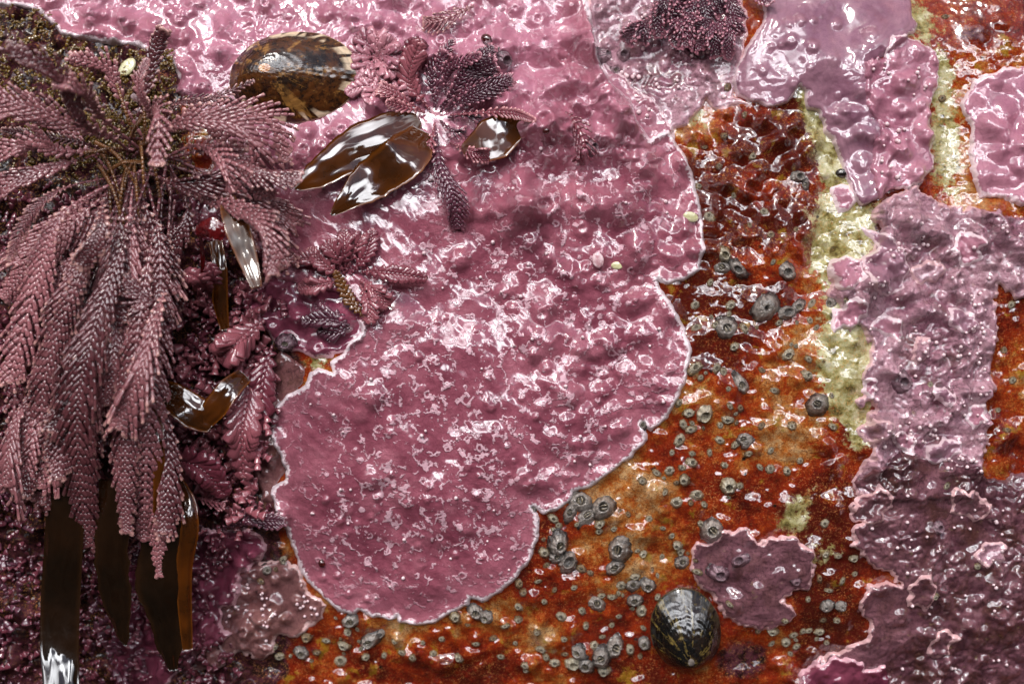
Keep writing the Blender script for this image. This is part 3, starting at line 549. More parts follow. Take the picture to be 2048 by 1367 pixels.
# (x, y, radius, colour, state) in photo pixels; g grey, c cream, t tan, p overgrown by pink crust; k closed, e open and empty, d domed
BAR = """1160 1005 24 g k;1207 1017 24 g k;1173 1038 20 g k;1141 1028 16 g k;1117 1090 22 g k;1110 1117 16 g k;1137 1129 22 g e;1089 1108 10 c k;1242 1103 24 g k;1246 1083 13 g d;1233 1140 18 g k;1427 1062 24 g k;1369 960 11 c k;1395 992 13 c k;1356 1006 13 c k;1459 971 18 c k;1481 971 8 c k;1383 925 11 c k;1340 942 10 c k;1315 946 8 c k;1285 962 8 c k;1107 1038 10 c k;1201 1049 10 c k;1200 1064 8 c k;1360 1095 10 c k;1367 1108 9 c k;1370 1131 15 g k;1290 1113 9 c k;1301 1177 17 g k;1271 1179 15 g k;1274 1160 10 c k;1246 1179 11 c k;1196 1217 18 g k;1276 1211 16 g k;1228 1202 8 c k;1207 1199 8 c k;1289 1233 13 c k;1125 1242 11 c k;1166 1231 8 c k;1037 1250 8 c k;1175 1263 8 c k;1228 1263 7 c k;1233 1307 22 g k;1207 1329 20 g k;1176 1347 20 g k;1162 1318 16 g k;1148 1343 16 c e;1112 1343 11 c k;1297 1302 15 g k;1267 1316 11 c k;1192 1306 10 c k;1214 1359 12 c k;1080 1311 8 c k;1094 1331 8 c k;1053 1356 8 c k;1242 1245 6 c k;1559 1275 11 c k;1588 1300 11 c k;1654 1277 10 c k;1632 1274 8 c k;1664 1217 14 g d;1691 1218 13 g d;1574 942 9 c k;1540 937 9 c k;1520 933 7 c k;1474 887 8 c k;1495 885 12 g k;1164 1142 10 t k;1182 1151 7 t k;1652 1047 9 c k;1602 1284 8 c k;1448 510 15 c e;1447 535 17 g k;1474 538 16 g e;1570 542 18 g e;1527 617 27 g d;1570 626 18 g e;1595 612 14 g k;1460 610 10 c k;1451 655 22 g k;1485 657 9 c k;1430 650 8 c k;1661 605 13 g k;1623 607 9 c k;1618 641 7 c k;1630 655 6 c k;1573 707 14 c k;1467 693 9 c k;1479 765 18 g k;1388 736 13 c k;1432 736 9 c k;1446 743 8 c k;1630 808 20 g k;1408 824 19 c e;1377 824 11 c k;1456 837 12 c k;1367 848 9 c k;1381 858 9 c k;1661 851 8 c k;1491 877 16 g k;1360 880 13 c k;1470 889 8 c k;1357 805 8 c k;1609 750 11 c k;1420 433 11 c k;1798 763 22 p e;1855 769 7 c k;2023 609 8 c k;694 1254 19 g k;733 1295 20 g k;753 1281 13 g k;587 1325 16 g k;950 1231 18 g k;974 1243 15 g k;908 1243 11 c k;685 1279 9 c k;678 1307 12 c k;669 1345 14 c k;600 1290 13 t k;1052 1347 9 c k;1085 1313 9 c k;1038 1222 9 c k;799 1322 8 c k;820 1331 8 c k;722 1332 9 c k;542 1334 10 c k;713 1316 6 c k;783 1297 6 c k;915 1331 9 c k;863 1322 8 c k;523 1147 11 g k;557 1126 10 c k;1038 1172 9 t k;1047 1190 8 t k;1077 1167 6 c k;1877 1055 14 p e;1443 1151 19 p e;1487 1124 16 p e;1711 1117 9 c k;1679 1113 7 c k;1596 1165 9 p e;1466 1215 7 c k;1685 1249 7 c k;1624 1204 6 c k;1961 1135 8 c k;1595 353 14 g e;1612 368 10 g k;1505 312 8 c k;1492 228 7 t k;1527 425 9 c k;1412 290 6 t k;1895 191 8 t k;1909 20 7 t k;1284 850 10 g k;1150 986 9 g k;1066 1018 8 g k;1440 880 9 c k;1365 935 7 c k;1497 905 8 c k;1410 1010 7 c k;1330 985 7 c k;1383 1006 6 t k;1405 1050 8 c k;1300 1040 7 c k;1258 1030 6 t k;1230 1060 7 c k;1330 1060 6 c k;1348 1075 7 c k;1400 1150 8 c k;1330 1120 6 c k;1322 1205 7 c k;1150 1180 7 c k;1110 1185 6 t k;1090 1210 7 c k;1075 1275 7 c k;1010 1262 7 c k;1130 1290 7 c k;985 1290 8 t k;950 1300 7 c k;880 1290 7 c k;840 1300 6 c k;760 1330 7 c k;640 1300 8 c k;620 1325 7 t k;1000 1330 8 c k;1030 1300 6 c k;1400 370 7 c k;1440 330 6 t k;1470 390 7 c k;1540 470 8 t k;1500 450 6 t k;1590 460 7 t k;1420 565 7 c k;1390 610 9 c k;1392 655 9 c k;1520 740 7 t k;1545 780 8 c k;1580 850 8 c k;1520 850 7 t k;1540 900 7 c k;1600 920 7 c k;1450 930 7 c k;1420 905 7 c k;1345 905 6 c k;1690 1165 7 c k;1715 1150 6 c k;1655 1110 8 c k;1645 1160 7 t k;1665 1185 7 c k;1660 1250 7 t k;1610 1310 8 c k;1620 1275 7 c k;1890 970 7 c k;2010 700 8 t k;2030 760 8 c k;2015 860 7 t k;2000 820 6 c k;1875 1195 8 c k;1450 270 7 t k;1205 103 16 p e;1250 100 15 p e;1232 130 12 p k;1005 115 20 p e;975 80 9 p k;1180 300 14 p e;575 685 17 p k;1460 168 8 t k"""
LM = [('the dark striped limpet', 1378, 1272), ('the small lobed plum crust', 1515, 1170), ('the bottom tip of the big rose crust', 830, 1265), ('the deep lower notch of the rose crust', 1070, 1030),
      ('the right bulge of the big rose crust', 1381, 700), ('the upper right rim of the big rose crust', 1405, 440), ('the smooth domed grey barnacle', 1527, 617), ('the pale green rock band', 1690, 720),
      ('the hollow above the small plum crust', 1540, 930), ('the large smooth lilac crust', 1600, 190), ('the right edge of the photo', 2030, 700), ('the brownish pink crust', 590, 1230),
      ('the dark plum crust', 1840, 1130), ('the bottom edge middle', 1100, 1340), ('the top plum tuft', 1360, 60), ('the ochre gully at the upper right', 1900, 250), ('the magenta crust on the left', 600, 650)]
ORD = ['', 'second ', 'third ', 'fourth ', 'fifth ', 'sixth ', 'seventh ', 'eighth ', 'ninth ', 'tenth ', 'eleventh ', 'twelfth ', 'thirteenth ', 'fourteenth ', 'fifteenth ', 'sixteenth ', 'seventeenth ', 'eighteenth ', 'nineteenth ', 'twentieth '] + ['twenty-%s ' % k for k in ('first', 'second', 'third', 'fourth', 'fifth', 'sixth', 'seventh', 'eighth', 'ninth')]
COLN = {'g': 'grey', 'c': 'cream', 't': 'tan', 'p': 'pink crusted'}; STN = {'k': 'closed', 'e': 'empty open', 'd': 'domed'}
blist = []
for e_ in BAR.split(';'):
    a = e_.split(); blist.append((float(a[0]), float(a[1]), float(a[2]), a[3], a[4]))
qb = np.random.default_rng(77); seeds_ = [b for b in blist if b[3] in 'gc' and b[2] > 9 and b[1] > 480]; n_ = 0
while n_ < 62:                                   # spat settled against the bigger ones
    b = seeds_[qb.integers(len(seeds_))]; a = qb.uniform(0, 6.28); r = qb.uniform(4, 7.5); d = b[2] + r * qb.uniform(1.0, 3.2); x, y = b[0] + d * math.cos(a), b[1] + d * math.sin(a)
    if any(math.hypot(x - o_[0], y - o_[1]) < .85 * (r + o_[2]) for o_ in blist) or seg_sdf(main_poly, np.array([[x]]), np.array([[y]]))[0][0, 0] > -8 or math.hypot((x - 1379) / 84, (y - 1272) / 100) < 1 or y > 1360: continue
    blist.append((x, y, r, 'ct'[int(qb.random() < .35)], 'k')); n_ += 1
keys = {}
for i, (x, y, r, c, st) in enumerate(blist):
    L_ = min((l for l in LM if not (l[1] == 1527 and st == 'd' and abs(x - 1527) < 3)), key=lambda l: math.hypot(x - l[1], y - l[2])); dx, dy = x - L_[1], y - L_[2]
    dr = ('right of' if dx > 0 else 'left of') if abs(dx) > abs(dy) else ('below' if dy > 0 else 'above')
    sz = 'tiny' if r < 9 else 'small' if r < 13 else 'medium' if r < 18.5 else 'large'
    keys.setdefault((sz, COLN[c], STN[st], dr, L_[0]), []).append((math.hypot(dx, dy), i))
blabel = {}
for (sz, cn, stn, dr, ln), v in keys.items():
    for k, (d, i) in enumerate(sorted(v)):
        ln = ln if len(ln.split()) < 7 else ln.replace('upper ', '').replace('the deep ', 'the ')
        blabel[i] = f"{sz} {cn} {stn} barnacle {dr} {ln}" if len(v) == 1 else f"{sz} {cn} {stn} barnacle, {ORD[k]}nearest {dr} {ln}"
for i, (x, y, r, c, st) in enumerate(blist):
    kind = {'k': 'closed' if r > 8 else 'flat', 'e': 'open', 'd': 'dome'}[st]; mk = {'g': 'b_grey', 'c': 'b_cream', 't': 'b_tan', 'p': 'b_pink'}[c]
    shell, plate = proto(kind, mk); e_ = empty('barnacle'); tag(e_, blabel[i], 'barnacle', 'barnacles fixed to the rock face')
    for nm, me in (('shell', shell), ('opercular_plate', plate)):
        if nm == 'opercular_plate' and st in 'ed': continue
        o = bpy.data.objects.new(nm, me); C.objects.link(o); o.parent = e_
    e_s = rng.uniform(.86, 1.14)
    place(e_, x, y, rng.uniform(0, 6.28), sink=0.0 if r < 12 else 0.02, s=r / 100 * (1.0 if r < 14 else 1.04)); e_.scale = e_.scale[0] * e_s, e_.scale[0] / e_s, e_.scale[0] * rng.uniform(1.05, 1.6)

# ================================================================== LIMPETS
def limpet(label, cx, cy, ra, rb, ang, ax_, ay_, height, mat, matm, seed):
    """oval cone; (ax_, ay_) apex offset in photo pixels, ang in degrees turns the long axis"""
    root = empty('limpet'); tag(root, label, 'limpet')
    q = np.random.default_rng(seed); NA, NR = 144, 44; th = np.linspace(0, 2 * math.pi, NA + 1)[:-1]; rad = np.linspace(0, 1, NR) ** 0.9
    T, Rr = np.meshgrid(th, rad)
    n1 = fbm(np.cos(T) * 3.2 + 5, np.sin(T) * 3.2, 1, 3, seed); n2 = fbm(np.cos(T) * 11, np.sin(T) * 11, 1, 2, seed + 9)
    edge = 1 + 0.012 * n1 + 0.003 * n2 * Rr
    ca, sa = math.cos(R(ang)), math.sin(R(ang)); ex = ra * np.cos(T) * edge; ey = rb * np.sin(T) * edge
    X_ = ca * ex - sa * ey; Y_ = sa * ex + ca * ey
    k = 1 - Rr; x = X_ * Rr + ax_ * k; y = Y_ * Rr - ay_ * k
    z = height * (1 - Rr ** 2) * (0.94 + 0.06 * (1 - Rr)) + height * 0.004 * n2 * Rr + 0.0025 * np.sin(Rr * 60 + 4 * n1) * (Rr > 0.08) - height * 0.012 * np.exp(-((Rr - 0.62) / .02) ** 2)
    base = HT(cx, cy)
    P = np.stack([x / 100, y / 100, z], -1)
    ed = P[-1].copy()
    for i in range(NA): ed[i, 2] = 0.02 + 0.004 * math.sin(i)
    ring = ed.copy(); ring[:, 2] -= 0.03; low = ed.copy() * np.array([.97, .97, 1]); low[:, 2] -= 0.35
    V = np.concatenate([P.reshape(-1, 3), ring, low]); ix = np.arange(len(V)).reshape(-1, NA); ix = np.concatenate([ix, ix[:, :1]], 1)
    rr_ = np.concatenate([Rr.ravel(), np.full(2 * NA, 1.03)]); tt = np.concatenate([T.ravel(), th, th])
    uvv = np.stack([np.cos(tt) * 2 + 0 * rr_, np.sin(tt) * 2], -1)
    def bld(nm, r0, r1, m):
        f = quads(ix[r0:r1 + 1]); used = np.unique(f); rm = np.full(len(V), -1); rm[used] = np.arange(len(used))
        return mesh_obj(nm, V[used], rm[f], m, parent=root, uv=uvv[used], attrs={'rad': rr_[used]})
    bld('shell', 3, len(ix) - 1, mat); bld('apex', 0, 3, matm)
    sl = (HT(cx + 110, cy) - HT(cx - 110, cy)) / 2.2, (HT(cx, cy - 100) - HT(cx, cy + 100)) / 2.0
    place(root, cx, cy, 0, sink=-0.07 - max(0, np.mean([HT(cx + .9 * ra * math.cos(t), cy + .9 * rb * math.sin(t)) for t in th]) - HT(cx, cy)), tiltk=0.0)
    root.rotation_euler = (Matrix((AX, AV, AN)).transposed() @ Vector((0, 0, 1)).rotation_difference(Vector((-sl[0] * .5, -sl[1] * .5, 1))).to_matrix()).to_euler()
    return root
def limpet_mat(name, dark, brown, pale, yellow, rimpale=1.0, ray=1.0, grey=0.0):
    m, t, b = newmat(name); g = G(t); uv = g.uv(); r = g.attr('rad'); ob = g.obj()
    cb = N(t, 'ShaderNodeCombineXYZ'); g.L(uv, cb.inputs[0]); vv = N(t, 'ShaderNodeVectorMath', operation='ADD'); g.L(uv, vv.inputs[0])
    cz = N(t, 'ShaderNodeCombineXYZ'); g.L(g.math('MULTIPLY', r, 0.8), cz.inputs[2]); g.L(cz.outputs[0], vv.inputs[1]); pv = vv.outputs[0]
    rays = g.noise(pv, 1.5, 5, 0.65); fine = g.noise(pv, 5.0, 4, 0.7)
    bl = g.noise(ob, 2.4, 5, 0.65); bl2 = g.noise(ob, 7.0, 5, 0.7)
    mott = g.math('ADD', g.math('MULTIPLY', bl2, 0.55), g.math('MULTIPLY', rays, 0.45))
    c = g.mix(g.rng(bl, 0.40, 0.62), dark, brown); c = g.mix(g.rng(mott, 0.53, 0.62, 0, 0.75), c, yellow); c = g.mix(g.rng(bl2, 0.48, 0.40, 0, 0.8), c, dark)
    c = g.mix(g.math('MULTIPLY', g.rng(rays, 0.56, 0.62), g.rng(r, 0.3, 0.85, 0.0, ray)), c, yellow)
    rim = g.math('MULTIPLY', g.rng(g.noise(pv, 2.0, 1, 0.5), 0.49, 0.54), g.rng(g.math('ADD', r, g.math('MULTIPLY', bl2, 0.08)), 0.86, 0.95, 0, rimpale * .9)); c = g.mix(rim, c, pale)
    c = g.mix(g.rng(r, 0.985, 1.0, 0, 0.7), c, pale)
    ln = N(t, 'ShaderNodeMath', operation='SINE'); g.L(g.math('ADD', g.math('MULTIPLY', r, 70), g.math('MULTIPLY', bl, 16)), ln.inputs[0])
    c = g.mix(g.rng(ln.outputs[0], 0.0, 1, 0, 0.25), c, dark)
    g.L(c, b.inputs['Base Color'])
    h = g.math('ADD', g.math('MULTIPLY', ln.outputs[0], 0.05), g.math('MULTIPLY', fine, 0.7))
    wet(g, b, g.bump(h, 0.02, 0.8), g.bump(g.math('ADD', g.math('MULTIPLY', h, 0.2), g.math('MULTIPLY', g.noise(ob, 2.0, 2, 0.5), 1.0)), 0.025, 0.9), ior=1.6, cr=0.09)
    return m
lm1 = limpet_mat('tortoiseshell_limpet', sr(30, 16, 8), sr(82, 44, 16), sr(226, 200, 168), sr(148, 104, 52))
lm2 = limpet_mat('dark_striped_limpet_shell', sr(10, 8, 7), sr(34, 20, 12), sr(90, 74, 50), sr(124, 104, 52), rimpale=0.3, ray=0.9)
ap1 = simple_mat('worn_amber_apex', sr(150, 82, 24), sr(186, 128, 66), 6, ior=1.8); ap2 = simple_mat('worn_grey_apex', sr(70, 62, 58), sr(130, 118, 110), 9, ior=1.7)
limpet('large brown tortoiseshell limpet with an amber tip on the top pink crust', 586, 150, 132, 93, 4, -58, -8, 0.52, lm1, ap1, 3)
limpet('dark striped limpet on the orange rock beside the small plum crust', 1379, 1272, 72, 88, 10, 10, 58, 0.5, lm2, ap2, 8)

# ================================================================== SEAWEEDS
class Caps:
    """collects tapered rounded segments, built as one mesh"""
    K = 7
    def __init__(s): s.A = []; s.B = []; s.S = []; s.Nn = []; s.w = []; s.t = []; s.tip = []; s.j = []
    def add(s, A, B, S, Nn, wa, wb, th, tip=(0, 0)):
        s.A.append(A); s.B.append(B); s.S.append(S); s.Nn.append(Nn); s.w.append((wa, wb)); s.t.append(th); s.tip.append(tip)
    def build(s, name, mat, parent=None, shape=None):
        A, B, S, Nn = (np.array(v) for v in (s.A, s.B, s.S, s.Nn)); w = np.array(s.w); th = np.array(s.t); tp = np.array(s.tip); n = len(A)
        pr = shape or [(0.0, 0.30), (0.04, 0.85), (0.3, 0.95), (0.75, 1.0), (0.95, 0.86), (1.0, 0.35)]
        an_ = np.linspace(0, 2 * math.pi, s.K + 1)[:-1]; V = np.zeros((n, len(pr), s.K, 3)); tipv = np.zeros((n, len(pr), s.K)); jv = np.zeros_like(tipv)
        for k, (u, q) in enumerate(pr):
            wd = (w[:, 0] * (1 - u) + w[:, 1] * u) * q; tt = th * q
            V[:, k] = (A + (B - A) * u)[:, None] + S[:, None] * (wd[:, None] * np.cos(an_))[..., None] + Nn[:, None] * (tt[:, None] * np.sin(an_))[..., None]
            tipv[:, k] = (tp[:, 0] * (1 - u) + tp[:, 1] * u)[:, None]; jv[:, k] = 1.0 if k == 0 else (0.5 if k == len(pr) - 1 else 0)
        ring = np.arange(len(pr) * s.K).reshape(len(pr), s.K); ring = np.concatenate([ring, ring[:, :1]], 1); q = quads(ring)
        F = (np.arange(n)[:, None, None] * len(pr) * s.K + q[None]).reshape(-1, 4)
        cap = []
        Tn = [np.stack([ring[-1, 0] + 0 * ring[-1, 1:-2], ring[-1, 1:-2], ring[-1, 2:-1]], 1)]
        T = (np.arange(n)[:, None, None] * len(pr) * s.K + Tn[0][None]).reshape(-1, 3)
        return mesh_obj(name, world(V.reshape(-1, 3)), [F, T], mat, parent=parent, attrs={'tip': tipv.ravel(), 'joint': jv.ravel()})
def unit(v): return v / (np.linalg.norm(v, axis=-1, keepdims=True) + 1e-9)
def spline(P, n):
    P = np.array(P, float); m = len(P); t = np.linspace(0, m - 1, n); i = np.clip(t.astype(int), 0, m - 2); u = (t - i)[:, None]
    g = lambda k: P[np.clip(k, 0, m - 1)]
    p0, p1, p2, p3 = g(i - 1), g(i), g(i + 1), g(i + 2)
    return 0.5 * (2 * p1 + (p2 - p0) * u + (2 * p0 - 5 * p1 + 4 * p2 - p3) * u ** 2 + (3 * p1 - p0 - 3 * p2 + p3) * u ** 3)
def frond(path, width, mat, parent, name='frond', bare=0.2, seg=0.105, axw=0.055, latw=0.024, style='feather', roll=0.0, tipk=1.0, q=None, ang=34, cup=0.2, peak=0.35, rag=0.0):
    """a jointed coralline frond along path [(px, py, h)...]; half width in photo pixels"""
    q = q or rng; pts = np.array([loc(*p) for p in path]); L = np.linalg.norm(np.diff(spline(pts, 60), axis=0), axis=1).sum(); n = max(5, int(L / seg))
    S_ = spline(pts, n + 1); T = unit(np.gradient(S_, axis=0)); cz = np.array([0, 0, 1.0]); side = unit(np.cross(T, cz)); nn = unit(np.cross(side, T))
    ro = roll + 0.15 * np.sin(np.linspace(0, 5, n + 1) + q.uniform(0, 6)); side, nn = side * np.cos(ro)[:, None] + nn * np.sin(ro)[:, None], nn * np.cos(ro)[:, None] - side * np.sin(ro)[:, None]
    c = Caps(); W = width / 100; asym = {-1: q.uniform(1 - 2 * rag, 1.05), 1: q.uniform(1 - 2 * rag, 1.05)}
    for i in range(n):
        t = i / n; A, B_ = S_[i], S_[i + 1]; dl = np.linalg.norm(B_ - A)
        body = max(0, (t - bare) / (1 - bare)); k = (sstep(-0.04, peak, body) * (1 - 0.68 * sstep(peak + .12, 1.0, body) ** 1.2)) if body > 0 else 0
        aw = axw * (0.55 + 0.45 * min(1, body * 4 + 0.1)) * (1 - 0.35 * t); tp = tipk * 0.7 * sstep(0.9, 1.0, t)
        c.add(A, A + (B_ - A) * 0.99, side[i], nn[i], aw * 0.72, aw * 1.12, aw * 0.55, (tp * .7, tp))
        if k <= 0.02: continue
        a = R(ang + q.uniform(-5, 5) * (1 + 4 * rag)); ll = W * k / math.sin(a)
        for sg in (-1, 1):
            d = math.cos(a) * T[i] + math.sin(a) * (sg * side[i] * 0.97 - nn[i] * cup + nn[i] * q.uniform(-.12, .12)); d = unit(d)
            l = ll * q.uniform(0.86 - rag, 1.10) * asym[sg]; ns = 1 if style == 'scale' else max(1, min(4, int(l / 0.10))); A2 = A + T[i] * dl * 0.45 + sg * side[i] * aw * 0.5 + nn[i] * 0.008
            sl_ = unit(np.cross(d, nn[i])); up_ = unit(np.cross(sl_, d))
            for m_ in range(ns):
                d2 = unit(d + T[i] * 0.16 * m_ - nn[i] * 0.07 * m_); B2 = A2 + d2 * l / ns
                t0, t1 = m_ / ns, (m_ + 1) / ns; tv = tipk * (0.85 * sstep(0.75, 1.0, t1) + 0.4 * tp)
                if style == 'scale': c.add(A2, B2, sl_, up_, latw * 1.1, latw * 2.4, latw * 0.8, (tp, max(tp, 0.35 * tipk)))
                else: c.add(A2, A2 + (B2 - A2) * .97, sl_, up_, latw * (0.9 - .1 * m_), latw * (1.25 - .12 * m_), min(latw, .03) * 0.8, (tipk * tp * .6, max(tp * .7, tv if m_ == ns - 1 else 0)))
                A2 = B2
    # rounded end fan
    for sg in (-0.7, 0, 0.7):
        d = unit(T[-1] + side[-1] * sg); c.add(S_[-1], S_[-1] + d * seg * 0.6, unit(np.cross(d, nn[-1])), nn[-1], latw * .8, latw * 1.0, latw * .8, (tipk * .2, tipk * .8))
    return c.build(name, mat, parent)
def surf(px, py, up=0.0): return (px, py, HT(px, py) + up)

# ---- the big hanging tuft on the left
tuft = empty('coralline_tuft', Vector(world(loc(250, 300, 0.2))))
tag(tuft, 'big hanging tuft of jointed mauve coralline fronds covering the left side', 'seaweed')
def child_fix(o): o.matrix_parent_inverse = tuft_inv
tuft_inv = Matrix.Translation(tuft.location).inverted()
FR = [  # base, bends, tip (x, y, h), half width, roll
 ([(300, 330, .6), (230, 520, 1.9), (170, 800, 2.0), (175, 1088, 1.2)], 46, 0), ([(330, 340, .6), (290, 560, 1.9), (250, 850, 2.0), (258, 1058, 1.3)], 42, 0), ([(320, 350, .5), (320, 600, 1.5), (300, 850, 1.8), (290, 1076, 1.2)], 36, 0),
 ([(280, 330, .5), (170, 500, 1.6), (95, 780, 1.7), (110, 1036, 1.2)], 36, .1), ([(330, 380, .4), (330, 700, 1.0), (320, 950, 1.3), (325, 1142, .8)], 27, 0), ([(300, 350, .5), (280, 700, .9), (250, 950, 1.0), (240, 1118, .7)], 26, 0),
 ([(405, 575, 1.0), (345, 600, 2.2), (285, 720, 2.6), (232, 850, 2.1)], 44, -.1), ([(250, 330, .5), (225, 400, 1.9), (190, 470, 2.3), (163, 522, 2.2)], 24, .15), ([(260, 340, .6), (150, 430, 1.5), (60, 560, 1.7), (20, 760, 1.4)], 34, 0),
 ([(240, 330, .5), (130, 380, 1.7), (60, 440, 2.0), (18, 520, 1.9)], 15, .2), ([(250, 320, .6), (120, 330, 1.5), (20, 370, 1.6), (-60, 440, 1.4)], 26, .1), ([(250, 310, .6), (150, 300, 1.6), (60, 290, 1.9), (-30, 310, 1.8)], 24, 0),
 ([(255, 300, .6), (200, 240, 2.0), (120, 160, 2.9), (25, 95, 3.3)], 26, .3), ([(262, 300, .6), (215, 235, 2.2), (160, 185, 2.9), (112, 165, 3.1)], 24, .3), ([(240, 290, .6), (180, 262, 1.5), (90, 215, 1.9), (-20, 190, 2.0)], 28, .2),
 ([(270, 300, .7), (285, 230, 1.3), (310, 230, 2.2), (308, 322, 2.4)], 30, 0), ([(280, 300, .6), (350, 245, 1.3), (430, 250, 1.4), (478, 300, 1.1)], 28, 0), ([(280, 310, .6), (370, 240, 1.5), (480, 250, 1.6), (528, 382, 1.4)], 32, .1),
 ([(290, 300, .6), (400, 225, 1.0), (520, 240, 1.2), (568, 320, .9)], 28, 0), ([(290, 320, .6), (370, 285, 1.3), (430, 320, 1.6), (470, 375, 1.4)], 28, 0), ([(300, 330, .6), (350, 350, 1.2), (400, 370, 1.5), (432, 383, 1.3)], 24, 0),
 ([(300, 320, .6), (420, 300, 1.3), (520, 335, 1.6), (598, 352, 1.5)], 22, .2), ([(290, 290, .5), (340, 215, .8), (420, 190, 1.0), (503, 166, 1.0)], 9, 0), ([(290, 290, .5), (360, 210, .7), (420, 205, .8), (480, 206, .8)], 8, 0),
 ([(280, 280, .5), (270, 220, 1.3), (285, 170, 1.8), (296, 120, 1.9)], 11, 0), ([(270, 280, .5), (290, 180, .7), (318, 100, .8), (322, 62, .8)], 16, 0), ([(270, 280, .5), (250, 190, .9), (200, 130, 1.1), (150, 115, 1.2)], 18, .2),
 ([(300, 330, .5), (420, 380, 1.2), (500, 440, 2.2), (545, 545, 2.4)], 24, .1), ([(300, 330, .4), (440, 380, .9), (520, 430, 1.1), (574, 520, .9)], 30, .1), ([(320, 330, .4), (450, 350, .6), (540, 410, .7), (580, 445, .6)], 24, 0),
 ([(250, 320, .5), (130, 250, .9), (60, 225, 1.0), (0, 232, 1.0)], 22, 0), ([(240, 310, .5), (140, 285, 1.2), (80, 270, 1.3), (10, 262, 1.3)], 14, .2), ([(330, 360, .5), (350, 420, 1.1), (335, 500, 1.3), (345, 610, 1.0)], 28, 0),
 ([(310, 340, .6), (340, 470, 1.5), (300, 590, 1.7), (250, 560, 1.9)], 24, 0), ([(280, 340, .5), (210, 480, 1.3), (130, 640, 1.8), (75, 900, 1.4)], 38, 0), ([(260, 340, .5), (140, 500, 1.2), (40, 640, 1.4), (30, 900, 1.1)], 30, 0)]
qf = np.random.default_rng(5)
for k in range(50):                             # shorter overlapping fronds that fill the hanging curtain
    tx = 8 + 335 * ((k * 0.618) % 1); ty = 520 + 560 * ((k * 0.377 + .13) % 1); ty = min(ty, 960 + 0.5 * tx); ln = qf.uniform(230, 400)
    dx, dy = 270 - tx, 330 - ty; dd = math.hypot(dx, dy); dx, dy = dx / dd, dy / dd; ln = min(ln, dd * .95); bx, by = tx + dx * ln + qf.uniform(-14, 14), ty + dy * ln
    hm = qf.uniform(.7, 1.9) * (0.75 + .25 * math.sin(3.14 * min(1, (tx + 40) / 380))); bend = qf.uniform(-30, 30)
    FR.append(([(bx, by, hm - .45), (bx + (tx - bx) * .35 + bend, by + (ty - by) * .35, hm + .05), (bx + (tx - bx) * .7 + bend * .8, by + (ty - by) * .7, hm + .2), (tx, ty, hm + qf.uniform(-.1, .35))], qf.uniform(26, 46), qf.uniform(-.5, .5)))
for fi, (pth, wd, ro) in enumerate(FR):
    thin = wd < 16
    if fi < 36: pth = [(x + j_ * qf.uniform(-60, 70), y + j_ * qf.uniform(-35, 50), h + qf.uniform(-.15, .3)) for (x, y, h), j_ in zip(pth, (1, .45, .25, 0.1))]
    if not thin: wd *= qf.uniform(.95, 1.35)
    o = frond(pth, wd, M['frond'], tuft, bare=0.22 if len(pth) > 3 and pth[-1][1] > 500 else 0.15, roll=ro, latw=0.02 if thin else 0.043, axw=0.04 if thin else 0.066, seg=0.1 if thin else qf.uniform(.12, .165), cup=.05 + .3 * qf.random(), ang=qf.uniform(24, 38), peak=qf.uniform(.3, .55), rag=.09, tipk=qf.uniform(.5, 1), q=qf); child_fix(o)
# brown bare stems at the heart of the tuft
for k in range(16):
    a = qf.uniform(0, 6.28); ln = qf.uniform(70, 190); cx_, cy_ = 240 + qf.uniform(-60, 60), 300 + qf.uniform(-30, 50)
    o = frond([(cx_, cy_, .5), (cx_ + .5 * ln * math.cos(a), cy_ + .4 * ln * math.sin(a), 1.1 + qf.uniform(0, .5)), (cx_ + ln * math.cos(a), cy_ + 30 + ln * math.sin(a), 1.2)], 1, M['stem'], tuft, name='stem', bare=2, seg=0.085, axw=0.045, tipk=0, q=qf); child_fix(o)

def small_tuft(label, cx, cy, fronds, mat='frond_dark', cat='seaweed', name='coralline_tuft', **kw):
    r = empty(name, Vector(world([(cx - 1024) / 100, (683.5 - cy) / 100, HT(cx, cy)]))); tag(r, label, cat); inv = Matrix.Translation(r.location).inverted()
    for f in fronds:
        pth, wd = f[0], f[1]; kk = dict(kw); kk.update(f[2] if len(f) > 2 else {}); mm_ = kk.pop('mat', mat)
        o = frond([surf(*p) for p in pth], wd, M[mm_], r, q=qf, **kk); o.matrix_parent_inverse = inv
    return r
def single(label, pth, wd, mat='frond', name='coralline_frond', cat='seaweed', group=None, **kw):
    o = frond([surf(*p) for p in pth], wd, M[mat], None, name=name, q=qf, **kw); tag(o, label, cat, group); return o
